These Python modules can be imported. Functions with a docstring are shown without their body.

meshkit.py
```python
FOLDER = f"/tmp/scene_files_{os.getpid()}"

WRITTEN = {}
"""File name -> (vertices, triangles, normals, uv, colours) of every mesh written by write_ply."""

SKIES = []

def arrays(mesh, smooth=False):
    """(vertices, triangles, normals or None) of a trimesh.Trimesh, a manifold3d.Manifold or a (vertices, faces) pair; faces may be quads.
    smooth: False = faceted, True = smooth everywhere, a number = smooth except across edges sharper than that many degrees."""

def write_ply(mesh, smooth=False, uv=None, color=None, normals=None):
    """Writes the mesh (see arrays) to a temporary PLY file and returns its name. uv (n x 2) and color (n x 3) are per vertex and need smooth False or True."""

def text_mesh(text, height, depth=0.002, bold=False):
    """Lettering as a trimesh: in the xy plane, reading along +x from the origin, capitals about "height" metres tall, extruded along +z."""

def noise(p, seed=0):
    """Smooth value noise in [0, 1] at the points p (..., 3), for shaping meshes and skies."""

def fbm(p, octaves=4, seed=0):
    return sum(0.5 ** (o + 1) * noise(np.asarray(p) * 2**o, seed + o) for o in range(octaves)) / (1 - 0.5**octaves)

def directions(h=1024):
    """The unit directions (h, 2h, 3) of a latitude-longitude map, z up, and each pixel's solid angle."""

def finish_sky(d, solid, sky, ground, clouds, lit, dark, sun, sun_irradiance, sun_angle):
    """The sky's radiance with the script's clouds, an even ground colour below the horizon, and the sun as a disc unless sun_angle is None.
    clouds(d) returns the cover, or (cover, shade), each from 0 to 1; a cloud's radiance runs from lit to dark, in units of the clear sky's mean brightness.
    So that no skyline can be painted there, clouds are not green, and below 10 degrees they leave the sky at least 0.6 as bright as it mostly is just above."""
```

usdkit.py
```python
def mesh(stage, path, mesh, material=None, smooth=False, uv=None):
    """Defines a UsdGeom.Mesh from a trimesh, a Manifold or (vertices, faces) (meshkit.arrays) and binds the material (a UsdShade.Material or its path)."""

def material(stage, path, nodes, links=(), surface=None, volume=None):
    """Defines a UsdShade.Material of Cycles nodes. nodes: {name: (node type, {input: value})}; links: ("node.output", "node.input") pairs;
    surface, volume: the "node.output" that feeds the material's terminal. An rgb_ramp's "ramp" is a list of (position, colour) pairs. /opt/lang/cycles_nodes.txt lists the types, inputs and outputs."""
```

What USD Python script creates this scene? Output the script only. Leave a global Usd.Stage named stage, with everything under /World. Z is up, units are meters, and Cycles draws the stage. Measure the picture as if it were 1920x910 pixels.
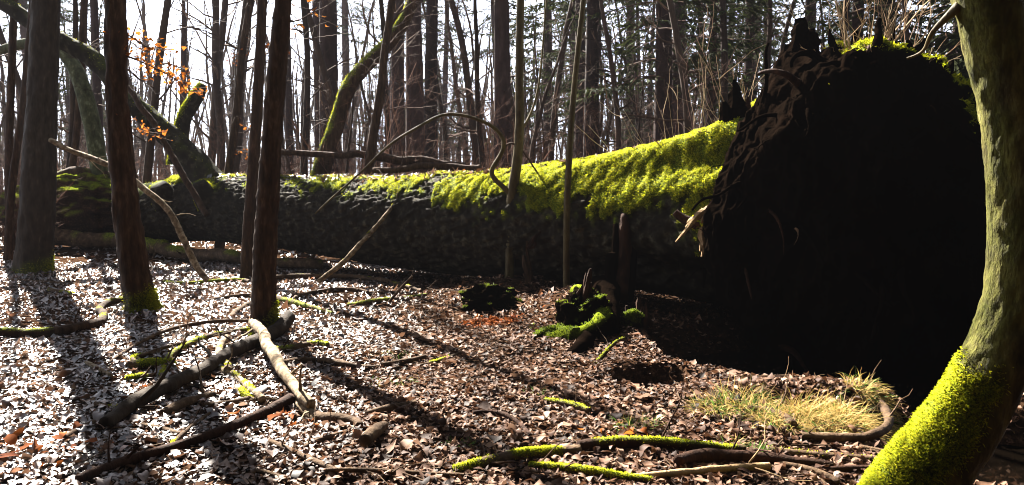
import math
import numpy as np
from scipy.interpolate import CubicSpline
import usdkit, meshkit
from pxr import Usd, UsdGeom, UsdLux, UsdShade, Gf, Sdf, Vt

stage = Usd.Stage.CreateInMemory()
UsdGeom.Xform.Define(stage, '/World')
UsdGeom.Scope.Define(stage, '/World/Looks')

# ------------------------------------------------------------------ camera, sky, sun, exposure
FPX, EYE, PITCH = 1507.0, 1.6, math.atan(110 / 1507.0)
cam = UsdGeom.Camera.Define(stage, '/World/camera')
cam.AddTranslateOp().Set(Gf.Vec3d(0, 0, EYE))
cam.AddRotateXOp().Set(90 - math.degrees(PITCH))
cam.CreateHorizontalApertureAttr(36.0)
cam.CreateFocalLengthAttr(18.0 / (960 / FPX))
cam.CreateClippingRangeAttr(Gf.Vec2f(0.05, 2000))
cam.CreateExposureAttr(3.65)

SUN_EL, SUN_AZ = math.radians(39), math.radians(-30)          # azimuth from +y towards +x
SUN = np.array([math.sin(SUN_AZ) * math.cos(SUN_EL), math.cos(SUN_AZ) * math.cos(SUN_EL), math.sin(SUN_EL)])
sun = UsdLux.DistantLight.Define(stage, '/World/sunlight')
sun.CreateIntensityAttr(1.25); sun.CreateAngleAttr(0.5); sun.CreateNormalizeAttr(True)
sun.CreateColorAttr(Gf.Vec3f(1.0, 0.95, 0.86))
xa = np.cross([0, 0, 1.0], SUN); xa /= np.linalg.norm(xa); ya = np.cross(SUN, xa)
sun.AddTransformOp().Set(Gf.Matrix4d(*xa, 0, *ya, 0, *SUN, 0, 0, 0, 0, 1))
skym = usdkit.material(stage, '/World/Looks/sky_look', {
    'h': ('hsv', {'saturation': 0.35}), 's': ('sky_texture', {'sky_type': 'single_scattering', 'sun_disc': False, 'sun_elevation': SUN_EL, 'sun_rotation': math.atan2(SUN[0], SUN[1]), 'air_density': 0.45, 'aerosol_density': 0.6, 'altitude': 1500.0}),
    'b': ('background_shader', {'strength': 0.05})}, [('s.color', 'h.color'), ('h.color', 'b.color')], surface='b.background')
sky = UsdLux.DomeLight.Define(stage, '/World/sky')
UsdShade.MaterialBindingAPI.Apply(sky.GetPrim()).Bind(skym)
sky.GetPrim().SetCustomDataByKey('kind', 'structure')

# ------------------------------------------------------------------ helpers
UP = np.array([0, math.sin(PITCH), math.cos(PITCH)]); FWD = np.array([0, math.cos(PITCH), -math.sin(PITCH)])
def ray(px, py): return np.array([(px - 960) / FPX, 0, 0]) + UP * ((455 - py) / FPX) + FWD
def at(px, py, y):                                   # the point that shows at a pixel, y metres ahead
    d = ray(px, py); return np.array([0, 0, EYE]) + d * (y / d[1])
def sst(a, b, x): t = np.clip((x - a) / (b - a), 0, 1); return t * t * (3 - 2 * t)
def fbm(p, o=3, seed=0): return meshkit.fbm(np.asarray(p, float), o, seed)

WATER = -0.30
def gz(x, y):
    x, y = np.asarray(x, float), np.asarray(y, float)
    p = np.stack([x, y, 0 * x], -1)
    z = 0.10 * (fbm(p * 0.45, 3, 5) - 0.5) + 0.05 * (fbm(p * 2.3, 2, 6) - 0.5)
    z = z + 0.9 * (fbm(p * 0.06, 2, 8) - 0.5) * sst(14, 40, np.hypot(x, y))
    z = z + 0.30 * np.exp(-(((x - 0.80) / 0.62) ** 2 + ((y - 9.5) / 0.75) ** 2))          # old stump's mound
    z = z + 0.27 * np.exp(-(((x - 0.1) / 0.9) ** 2 + ((y - 11.0) / 0.7) ** 2))             # rise beside the log
    z = z + 0.16 * np.exp(-(((x - 2.05) / 0.75) ** 2 + ((y - 5.75) / 0.32) ** 2))        # grassy bank
    w = fbm(p * 1.3, 2, 9) - 0.5
    d = ((x - 3.75) / 2.25) ** 2 + ((y - 7.75) / 1.75) ** 2 + 0.45 * w                    # pool in the root pit
    z = z - 0.75 * (1 - sst(0.55, 1.15, d))
    d2 = ((x - 1.15) / 0.36) ** 2 + ((y - 6.55) / 0.42) ** 2 + 0.5 * w                    # wet hollow beside the bank
    z = z - 0.42 * (1 - sst(0.3, 1.2, d2))
    d3 = ((x - 3.3) / 0.95) ** 2 + ((y - 4.9) / 1.1) ** 2 + 0.45 * w                      # the pool's near arm
    return z - 0.6 * (1 - sst(0.4, 1.1, d3))
def G(px, py, lift=0.0):
    d, z = ray(px, py), 0.0
    for _ in range(12):
        t = (z - EYE) / d[2]; p = np.array([0, 0, EYE]) + d * t; z = float(gz(p[0], p[1]))
    return np.array([p[0], p[1], z + lift])

names = {}
def numbered(parent, name):
    k = names.get((parent, name), -1) + 1; names[(parent, name)] = k
    return f'{parent}/{name}' + (f'_{k:03d}' if k else '')
LOC = {}
def thing(name, label, cat, loc=(0, 0, 0), group=None, kind=None):
    path = numbered('/World', name); x = UsdGeom.Xform.Define(stage, path)
    x.AddTranslateOp().Set(Gf.Vec3d(*map(float, loc))); x.AddRotateXYZOp().Set(Gf.Vec3f(0, 0, 0)); x.AddScaleOp().Set(Gf.Vec3f(1, 1, 1))
    note(x.GetPrim(), label, cat, group, kind); LOC[path] = np.array(loc, float)
    return path
def note(p, label=None, cat=None, group=None, kind=None):
    for k, v in (('label', label), ('category', cat), ('group', group), ('kind', kind)):
        if v: p.SetCustomDataByKey(k, v)
def part(parent, name, mesh, mat, label=None, kind=None, smooth=True, moss=None):
    (V, F), given = mesh[:2], (mesh[2] if len(mesh) > 2 else None); base = LOC.get(parent, np.zeros(3)); u = np.unique(F)
    if len(u) < len(V):                              # no loose vertices
        back = np.zeros(len(V), int); back[u] = np.arange(len(u)); V, F = np.asarray(V)[u], back[F]
        moss = None if moss is None else np.asarray(moss)[u]
    path = numbered(parent, name); LOC[path] = base
    m = usdkit.mesh(stage, path, (np.asarray(V) - base, F), M[mat], smooth=smooth)
    if mat in TONED:                                 # every leaf, blade or stem has a tone of its own
        from scipy.sparse import coo_matrix; from scipy.sparse.csgraph import connected_components
        f_ = np.asarray(F); e = np.r_[f_[:, :2], f_[:, 1:]]; lab = connected_components(coo_matrix((np.ones(len(e), bool), (e[:, 0], e[:, 1])), (len(V), len(V))), False)[1]
        tone = np.random.default_rng(len(V) + len(LOC)).uniform(0, 1, lab.max() + 1)[lab]
        UsdGeom.PrimvarsAPI(m.GetPrim()).CreatePrimvar('tone', Sdf.ValueTypeNames.FloatArray, 'vertex').Set(Vt.FloatArray.FromNumpy(tone.astype(np.float32)))
    if given is not None: m.CreateNormalsAttr(Vt.Vec3fArray.FromNumpy(given.astype(np.float32))); m.SetNormalsInterpolation('vertex')
    if moss is not None:
        UsdGeom.PrimvarsAPI(m.GetPrim()).CreatePrimvar('moss', Sdf.ValueTypeNames.FloatArray, 'vertex').Set(Vt.FloatArray.FromNumpy(np.asarray(moss, np.float32)))
    note(m.GetPrim(), label, None, None, kind)
    return path
def copy_of(path, name, loc, rot, scale, label, cat, group):
    p = numbered('/World', name); x = UsdGeom.Xform.Define(stage, p)
    x.AddTranslateOp().Set(Gf.Vec3d(*map(float, loc))); x.AddRotateXYZOp().Set(Gf.Vec3f(*map(float, rot))); x.AddScaleOp().Set(Gf.Vec3f(*([float(scale)] * 3)))
    x.GetPrim().GetReferences().AddInternalReference(path); x.GetPrim().SetInstanceable(True)
    note(x.GetPrim(), label, cat, group); return p
def move(path, loc, rot, scale):
    ops = UsdGeom.Xformable(stage.GetPrimAtPath(path)).GetOrderedXformOps()
    ops[0].Set(Gf.Vec3d(*map(float, loc))); ops[1].Set(Gf.Vec3f(*map(float, rot))); ops[2].Set(Gf.Vec3f(*([float(scale)] * 3)))
def join(*ms):
    V, F, n = [], [], 0
    for v, f in ms:
        if len(v): V.append(v); F.append(np.asarray(f) + n); n += len(v)
    return np.vstack(V), np.vstack(F)
def unit(v): v = np.asarray(v, float); return v / np.maximum(np.linalg.norm(v, axis=-1, keepdims=True), 1e-9)

def spline(pts, step):
    pts = np.asarray(pts, float); k = np.r_[0, np.cumsum(np.linalg.norm(np.diff(pts[:, :3], axis=0), axis=1))]
    n = max(3, int(k[-1] / step) + 1); s = np.linspace(0, k[-1], n)
    if len(pts) < 3: return np.stack([np.interp(s, k, pts[:, c]) for c in range(pts.shape[1])], 1), s
    out = CubicSpline(k, pts)(s)
    if pts.shape[1] > 3: out[:, 3:] = np.stack([np.interp(s, k, pts[:, c]) for c in range(3, pts.shape[1])], 1)
    return out, s
def frames(P):
    T = unit(np.gradient(P, axis=0)); a = np.cross(T[0], [0.3, 0.9, 0.2] if abs(T[0][1]) < 0.8 else [1, 0, 0]); a /= np.linalg.norm(a); A = []
    for t in T:
        a = a - t * (a @ t); a /= np.linalg.norm(a); A.append(a)
    A = np.array(A); return T, A, np.cross(T, A)
def tube(pts, radii, sides=12, step=0.06, amp=0.0, freq=14.0, stretch=5.0, seed=0, lobes=None, wob=0.0, ends=True, rings=0):
    """A swept limb with bark relief. pts (n,3), radii (n). Returns (V, F) and keeps normals for moss in tube.last."""
    q, s = spline(np.c_[pts, radii], step); P, R = q[:, :3], q[:, 3]
    if wob: P = P + wob * (np.stack([meshkit.noise(np.c_[s * 2.2, 0 * s, 0 * s + k], seed + k) for k in range(3)], 1) - 0.5) * 2
    T, A, B = frames(P); ang = np.arange(sides) * 2 * np.pi / sides
    c, sn = np.cos(ang), np.sin(ang); N = c[None, :, None] * A[:, None] + sn[None, :, None] * B[:, None]
    r = np.repeat(R[:, None], sides, 1)
    if lobes: k, am, reach, ph = lobes; r = r * (1 + am * np.exp(-s / reach)[:, None] * np.cos(k * ang + ph)[None])
    if amp:
        rm = float(np.mean(R))
        C = np.stack([np.broadcast_to(c * rm * freq, r.shape), np.broadcast_to(sn * rm * freq, r.shape), np.broadcast_to((s * freq / stretch)[:, None], r.shape)], -1)
        n1 = fbm(C, 2, seed); r = r + amp * (1 - 2 * np.abs(2 * n1 - 1)) + 0.5 * r * amp / max(rm, 1e-3) * (fbm(C * 0.2, 2, seed + 3) - 0.5) * 2
    if rings: r = r * (1 + 0.09 * np.exp(-(((s + 0.04 * np.sin(s * 9)) % rings - rings / 2) / 0.022) ** 2))[:, None]
    V = P[:, None] + r[..., None] * N; n = len(P)
    i, j = np.meshgrid(np.arange(n - 1), np.arange(sides), indexing='ij')
    a, b, d, e = i * sides + j, i * sides + (j + 1) % sides, (i + 1) * sides + (j + 1) % sides, (i + 1) * sides + j
    F = np.vstack([np.stack([a, b, d], -1).reshape(-1, 3), np.stack([a, d, e], -1).reshape(-1, 3)])
    V2 = V.reshape(-1, 3)
    tube.last = (V2, N.reshape(-1, 3), np.repeat(s, sides))
    if ends:
        V2 = np.vstack([V2, P[0], P[-1]]); k = np.arange(sides); m = len(V2)
        F = np.vstack([F, np.stack([np.full(sides, m - 2), (k + 1) % sides, k], 1), np.stack([np.full(sides, m - 1), (n - 1) * sides + k, (n - 1) * sides + (k + 1) % sides], 1)])
    return V2, F
def tubes(lines, sides=4):
    by, out = {}, []
    for p, r in lines: by.setdefault(len(p), []).append((p, r))
    for n, L in by.items():
        P, R = np.array([x[0] for x in L], float), np.array([x[1] for x in L], float)
        T = unit(np.gradient(P, axis=1)); ref = np.where(np.abs(T.mean(1)[:, 2:]) < 0.8, [0, 0, 1.0], [1.0, 0, 0])[:, None]
        A = unit(np.cross(T, ref)); B = np.cross(T, A); ang = np.arange(sides) * 2 * np.pi / sides
        V = P[:, :, None] + R[:, :, None, None] * (np.cos(ang)[:, None] * A[:, :, None] + np.sin(ang)[:, None] * B[:, :, None])
        m = len(L); l, i, j = np.meshgrid(np.arange(m), np.arange(n - 1), np.arange(sides), indexing='ij')
        q = lambda ii, jj: (l * n + ii) * sides + jj % sides
        F = np.vstack([np.stack([q(i, j), q(i, j + 1), q(i + 1, j + 1)], -1).reshape(-1, 3), np.stack([q(i, j), q(i + 1, j + 1), q(i + 1, j)], -1).reshape(-1, 3)])
        out.append((V.reshape(-1, 3), F))
    return join(*out)
def grow(rng, out, p, d, L, r, lev, n=6, wander=0.22, lift=0.0, kids=(5, 4, 3), taper=0.25, spread=(0.6, 1.1), ratio=(0.35, 0.6)):
    P, D = [np.array(p, float)], unit(d)
    for _ in range(n - 1):
        D = unit(D + rng.normal(0, wander, 3) + [0, 0, lift]); P.append(P[-1] + D * L / (n - 1))
    P = np.array(P); R = r * np.linspace(1, taper, n); out.append((P, R))
    if lev <= 0: return
    for _ in range(kids[-lev] if lev <= len(kids) else kids[0]):
        t = rng.uniform(0.2, 0.98) * (n - 1); i = min(int(t), n - 2); f = t - i
        q = P[i] * (1 - f) + P[i + 1] * f; dd = unit(P[i + 1] - P[i]); side = unit(np.cross(dd, rng.normal(0, 1, 3))); an = rng.uniform(*spread)
        grow(rng, out, q, dd * math.cos(an) + side * math.sin(an), L * rng.uniform(*ratio) * (1.1 - 0.5 * t / (n - 1)), max(R[i] * 0.55, 0.004), lev - 1, n=max(4, n - 1), wander=wander, lift=lift, kids=kids, taper=taper, spread=spread, ratio=ratio)
def blades(P, N, rng, length, width, lean=0.5, droop=0.0, soft=0.75):
    """Thin pointed blades standing on a surface, two triangles each, shaded partly with the surface's own normal."""
    n = len(P); d = unit(N + rng.normal(0, lean, (n, 3)) - [0, 0, droop]); side = unit(np.cross(d, rng.normal(0, 1, (n, 3))))
    g = np.cross(side, d); side = side * np.where((g * N).sum(1, keepdims=True) < 0, -1, 1); g = unit(np.cross(side, d))
    L = length * rng.uniform(0.5, 1.3, (n, 1)); w = width * rng.uniform(0.6, 1.2, (n, 1))
    mid = P + d * L * 0.55; tip = mid + unit(d + rng.normal(0, 0.5, (n, 3)) - [0, 0, droop]) * L * 0.5
    V = np.stack([P - side * w * 0.35 - N * 0.004, mid + side * w * 0.5, tip, mid - side * w * 0.5], 1).reshape(-1, 3); k = np.arange(n)[:, None] * 4
    return V, np.vstack([k + [0, 1, 2], k + [0, 2, 3]]), np.repeat(unit(N * soft + g * (1 - soft)), 4, 0)
def on_mesh(V, F, N, weight, count, rng):
    """Points and normals spread over a mesh by area and vertex weight."""
    t = V[F]; area = np.linalg.norm(np.cross(t[:, 1] - t[:, 0], t[:, 2] - t[:, 0]), axis=1) * weight[F].mean(1)
    f = F[rng.choice(len(F), count, p=area / area.sum())]; b = rng.dirichlet([1, 1, 1], count)[..., None]
    return (V[f] * b).sum(1), unit((N[f] * b).sum(1))
def vnormals(V, F):
    n = np.zeros_like(V); c = np.cross(V[F[:, 1]] - V[F[:, 0]], V[F[:, 2]] - V[F[:, 0]])
    for k in range(3): np.add.at(n, F[:, k], c)
    return unit(n)

# ------------------------------------------------------------------ materials
M, TONED = {}, set()
def mat(name, ramp, scale=8, stretch=(1, 1, 1), rough=0.9, spec=0.06, bump=0.4, bscale=None, island=0.0, translucent=0.0, moss=None, detail=6, wet=None, rnd=0.0, bdist=0.02, ior=1.5):
    n = {'tc': ('texture_coordinate', {}), 'mp': ('mapping', {'scale': stretch}), 'no': ('noise_texture', {'scale': scale, 'detail': detail, 'roughness': 0.65}),
         'rp': ('rgb_ramp', {'ramp': ramp}), 'p': ('principled_bsdf', {'roughness': rough, 'specular_ior_level': spec, 'ior': ior})}
    l = [('tc.object', 'mp.vector'), ('mp.vector', 'no.vector')]; fac = 'no.fac'
    if island:
        TONED.add(name); n['ge'] = ('attribute', {'attribute': 'tone'}); n['mi'] = ('mix_float', {'fac': island}); l += [('no.fac', 'mi.a'), ('ge.fac', 'mi.b')]; fac = 'mi.result'
    l.append((fac, 'rp.fac')); col = 'rp.color'
    if rnd:
        n['oi'] = ('object_info', {}); n['mr'] = ('map_range', {'to_min': 1 - rnd, 'to_max': 1 + rnd}); n['hv'] = ('hsv', {})
        l += [('oi.random', 'mr.value'), ('mr.result', 'hv.value'), (col, 'hv.color')]; col = 'hv.color'
    if moss:
        n['at'] = ('attribute', {'attribute': 'moss'}); n['mn'] = ('noise_texture', {'scale': 40, 'detail': 4}); n['mrp'] = ('rgb_ramp', {'ramp': moss})
        n['mx'] = ('mix', {}); l += [('tc.object', 'mn.vector'), ('mn.fac', 'mrp.fac'), ('at.fac', 'mx.fac'), (col, 'mx.color1'), ('mrp.color', 'mx.color2')]; col = 'mx.color'
    l.append((col, 'p.base_color'))
    if bump:
        n['bn'] = ('noise_texture', {'scale': bscale or scale * 2.5, 'detail': 5, 'roughness': 0.6}); n['bu'] = ('bump', {'strength': bump, 'distance': bdist})
        l += [('mp.vector', 'bn.vector'), ('bn.fac', 'bu.height'), ('bu.normal', 'p.normal')]
    if wet:
        n['wg'] = ('geometry', {}); n['ws'] = ('separate_xyz', {}); n['wm'] = ('map_range', {'from_min': wet[0], 'from_max': wet[1], 'to_min': wet[2], 'to_max': rough, 'clamp': True}); n['wn'] = ('map_range', {'from_min': wet[0], 'from_max': wet[1], 'to_min': wet[3], 'to_max': spec, 'clamp': True})
        l += [('wg.position', 'ws.vector'), ('ws.x', 'wm.value'), ('wm.result', 'p.roughness'), ('ws.x', 'wn.value'), ('wn.result', 'p.specular_ior_level')]
    out = 'p.BSDF'
    if translucent:
        n['tr'] = ('translucent_bsdf', {}); n['mc'] = ('mix_closure', {'fac': translucent}); l += [(col, 'tr.color'), ('p.BSDF', 'mc.closure1'), ('tr.BSDF', 'mc.closure2')]; out = 'mc.closure'
    M[name] = usdkit.material(stage, '/World/Looks/' + name, n, l, surface=out)
MOSSR = [(0.3, (0.03, 0.045, 0.004)), (0.6, (0.12, 0.145, 0.010))]
mat('oak_bark', [(0.3, (0.006, 0.0045, 0.003)), (0.52, (0.015, 0.012, 0.008)), (0.72, (0.058, 0.050, 0.032))], 7, rough=0.8, spec=0.02, bump=0.6, bscale=45, moss=MOSSR)
mat('dark_bark', [(0.3, (0.010, 0.0055, 0.003)), (0.55, (0.036, 0.019, 0.010)), (0.75, (0.085, 0.050, 0.029))], 16, (1, 1, 0.22), bump=0.6, moss=MOSSR)
mat('grey_bark', [(0.3, (0.013, 0.009, 0.006)), (0.6, (0.032, 0.023, 0.016)), (0.8, (0.07, 0.052, 0.038))], 14, (1, 1, 0.3), bump=0.6, moss=MOSSR)
mat('smooth_bark', [(0.3, (0.03, 0.02, 0.009)), (0.55, (0.07, 0.053, 0.023)), (0.8, (0.13, 0.105, 0.05))], 9, (1, 1, 0.35), rough=0.65, bump=0.5, moss=MOSSR)
mat('beech_bark', [(0.3, (0.008, 0.005, 0.002)), (0.48, (0.034, 0.026, 0.008)), (0.66, (0.08, 0.066, 0.018)), (0.80, (0.19, 0.17, 0.09))], 13, (1, 1, 0.35), rough=0.85, bump=1.0, bscale=55, moss=MOSSR)
mat('lichen_bark', [(0.3, (0.02, 0.02, 0.011)), (0.55, (0.055, 0.06, 0.03)), (0.75, (0.16, 0.165, 0.10))], 9, (1, 1, 0.6), bump=0.5, moss=MOSSR)
mat('conifer_bark', [(0.3, (0.014, 0.008, 0.007)), (0.6, (0.034, 0.02, 0.017)), (0.8, (0.06, 0.038, 0.032))], 5, (1, 1, 0.3), bump=0.5, rnd=0.35)
mat('pole_bark', [(0.3, (0.016, 0.010, 0.007)), (0.7, (0.05, 0.032, 0.022))], 5, (1, 1, 0.3), bump=0.4, rnd=0.4)
mat('twig', [(0.3, (0.022, 0.013, 0.009)), (0.7, (0.06, 0.036, 0.024))], 3, bump=0, rnd=0.4)
mat('red_twig', [(0.3, (0.04, 0.018, 0.011)), (0.7, (0.10, 0.045, 0.026))], 3, bump=0, rnd=0.4)
mat('pale_twig', [(0.3, (0.16, 0.10, 0.055)), (0.7, (0.36, 0.26, 0.16))], 3, bump=0, island=0.6)
mat('needles', [(0.2, (0.010, 0.014, 0.005)), (0.8, (0.04, 0.048, 0.016))], 1.5, bump=0, island=0.6, translucent=0.25)
mat('moss_blades', [(0.12, (0.05, 0.075, 0.003)), (0.4, (0.22, 0.25, 0.007)), (0.6, (0.37, 0.365, 0.010)), (0.9, (0.55, 0.48, 0.02))], 4.0, rough=0.7, bump=0, island=0.45, translucent=0.45)
mat('shaded_moss', [(0.1, (0.02, 0.035, 0.002)), (0.5, (0.06, 0.085, 0.005)), (0.9, (0.13, 0.15, 0.008))], 2.2, rough=0.8, bump=0, island=0.5, translucent=0.4)  # moss with the shade round the stumps put into its colour
mat('moss_cushion', MOSSR, 30, rough=0.95, bump=0.8, bscale=90)
mat('soil', [(0.35, (0.008, 0.005, 0.003)), (0.55, (0.032, 0.017, 0.010)), (0.75, (0.10, 0.058, 0.036))], 26, rough=1.0, spec=0.0, bump=0.8, bscale=40, moss=MOSSR)
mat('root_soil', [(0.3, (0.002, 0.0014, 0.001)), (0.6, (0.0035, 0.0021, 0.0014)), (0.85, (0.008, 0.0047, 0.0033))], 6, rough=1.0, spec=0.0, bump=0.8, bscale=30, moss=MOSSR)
mat('rotten_wood', [(0.3, (0.008, 0.0035, 0.002)), (0.6, (0.028, 0.012, 0.006)), (0.85, (0.075, 0.036, 0.019))], 12, (1, 1, 0.2), bump=0.8, moss=MOSSR)
mat('bare_wood', [(0.3, (0.14, 0.085, 0.045)), (0.6, (0.28, 0.19, 0.10)), (0.85, (0.42, 0.31, 0.19))], 14, (1, 1, 0.25), bump=0.6, moss=MOSSR)
mat('stick_bark', [(0.3, (0.02, 0.012, 0.007)), (0.55, (0.06, 0.036, 0.02)), (0.8, (0.15, 0.10, 0.06))], 12, bump=0.7, moss=MOSSR)
mat('pale_stick', [(0.32, (0.04, 0.027, 0.015)), (0.5, (0.14, 0.10, 0.06)), (0.72, (0.34, 0.28, 0.19))], 14, bump=0.7, moss=MOSSR)
LEAFR = [(0.0, (0.009, 0.004, 0.002)), (0.28, (0.032, 0.013, 0.006)), (0.50, (0.068, 0.031, 0.016)), (0.68, (0.115, 0.060, 0.035)), (0.86, (0.18, 0.105, 0.068)), (0.95, (0.27, 0.175, 0.125)), (0.97, (0.18, 0.05, 0.010)), (1.0, (0.32, 0.06, 0.006))]
mat('leaf_litter_look', LEAFR, 9, rough=0.7, spec=0.05, bump=0.25, bscale=60, island=0.93, translucent=0.22, wet=(-3.0, -0.9, 0.42, 1.0), ior=1.75, bdist=0.004)
mat('copper_leaf', [(0.2, (0.13, 0.035, 0.006)), (0.8, (0.32, 0.11, 0.018))], 6, bump=0, island=0.5, translucent=0.5)
mat('rust_leaf', [(0.2, (0.09, 0.02, 0.006)), (0.8, (0.24, 0.07, 0.015))], 6, bump=0, island=0.5, translucent=0.2)
mat('dry_grass', [(0.1, (0.20, 0.15, 0.03)), (0.35, (0.34, 0.22, 0.07)), (0.9, (0.5, 0.37, 0.14))], 3, rough=0.6, bump=0, island=0.75, translucent=0.3)
mat('green_grass', [(0.2, (0.03, 0.075, 0.012)), (0.8, (0.10, 0.19, 0.03))], 3, rough=0.5, bump=0, island=0.7, translucent=0.3)
mat('birch_chip', [(0.3, (0.4, 0.36, 0.3)), (0.7, (0.7, 0.66, 0.58))], 20, bump=0.4)
M['pool_water'] = usdkit.material(stage, '/World/Looks/pool_water', {
    'tc': ('texture_coordinate', {}), 'n': ('noise_texture', {'scale': 5, 'detail': 2}), 'b': ('bump', {'strength': 0.04, 'distance': 0.02}),
    'p': ('principled_bsdf', {'base_color': (0.0012, 0.0008, 0.0005), 'roughness': 0.04, 'ior': 1.33})},
    [('tc.object', 'n.vector'), ('n.fac', 'b.height'), ('b.normal', 'p.normal')], surface='p.BSDF')

# ------------------------------------------------------------------ ground
def axis(lo, hi, step, far):
    a = list(np.arange(lo, hi, step)); s, v = step, a[-1]
    while v < far: s *= 1.22; v += s; a.append(v)
    return a
xs = np.array(sorted(set([-x for x in axis(9, 9.5, 0.12, 120)] + list(np.arange(-9, 9, 0.10)) + axis(9, 9.5, 0.12, 120))))
ys = np.array(sorted(set([-y for y in axis(-1, -0.5, 0.15, 25)] + axis(1.2, 20, 0.10, 110))))
gx, gy = np.meshgrid(xs, ys); gv = np.stack([gx, gy, gz(gx, gy)], -1).reshape(-1, 3)
i, j = np.meshgrid(np.arange(len(ys) - 1), np.arange(len(xs) - 1), indexing='ij'); a = i * len(xs) + j
gf = np.vstack([np.stack([a, a + 1, a + len(xs) + 1], -1).reshape(-1, 3), np.stack([a, a + len(xs) + 1, a + len(xs)], -1).reshape(-1, 3)])
floor = thing('forest_floor', 'leaf strewn forest floor around the fallen oak', 'forest floor', kind='structure')
part(floor, 'soil', (gv, gf), 'soil')
def disc(cx, cy, rx, ry, z, n=48):
    t = np.arange(n) * 2 * np.pi / n
    return np.vstack([np.c_[cx + rx * np.cos(t), cy + ry * np.sin(t), 0 * t + z], [cx, cy, z]]), np.stack([np.full(n, n), np.arange(n), (np.arange(n) + 1) % n], 1)
pool = thing('pool', 'still black water in the pit beneath the root plate', 'water', (3.5, 6.8, WATER), kind='structure')
part(pool, 'water', disc(3.3, 6.6, 3.4, 3.4, WATER), 'pool_water', smooth=False)

def leaf_template(rng, nl=5):
    u = np.linspace(0, 1, nl); w = 0.25 * np.sin(np.pi * u ** 0.85) ** 0.8 + 0.012; w[[0, -1]] = 0.012
    w = w * (1 + 0.3 * rng.normal(0, 1, nl)); bend, cup, tw = rng.normal(0, 1.0), abs(rng.normal(0.45, 0.35)), rng.normal(0, 0.8)
    z = bend * (u - 0.5) ** 2; V = []
    for k in range(nl):
        e = cup * w[k] * (1 + rng.normal(0, 0.4)); t = tw * (u[k] - 0.5)
        V += [[u[k] - 0.5, w[k] * math.cos(t), z[k] + e + w[k] * math.sin(t)], [u[k] - 0.5, rng.normal(0, 0.02), z[k]], [u[k] - 0.5, -w[k] * math.cos(t), z[k] + e * rng.uniform(0.2, 1.3) - w[k] * math.sin(t)]]
    F = []
    for k in range(nl - 1):
        a = 3 * k
        F += [[a, a + 1, a + 4], [a, a + 4, a + 3], [a + 1, a + 2, a + 5], [a + 1, a + 5, a + 4]]
    return np.array(V), np.array(F)
def rotations(n, rng, tilt):
    z = rng.uniform(0, 2 * np.pi, n); ax = rng.uniform(0, 2 * np.pi, n); t = np.abs(rng.normal(0, tilt, n))
    k = np.stack([np.cos(ax), np.sin(ax), 0 * ax], 1); K = np.zeros((n, 3, 3)); K[:, 0, 2], K[:, 1, 2], K[:, 2, 0], K[:, 2, 1] = k[:, 1], -k[:, 0], -k[:, 1], k[:, 0]
    T = np.eye(3) + np.sin(t)[:, None, None] * K + (1 - np.cos(t))[:, None, None] * (K @ K)
    Z = np.zeros((n, 3, 3)); Z[:, 0, 0] = Z[:, 1, 1] = np.cos(z); Z[:, 0, 1], Z[:, 1, 0], Z[:, 2, 2] = -np.sin(z), np.sin(z), 1
    return T @ Z
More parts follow.
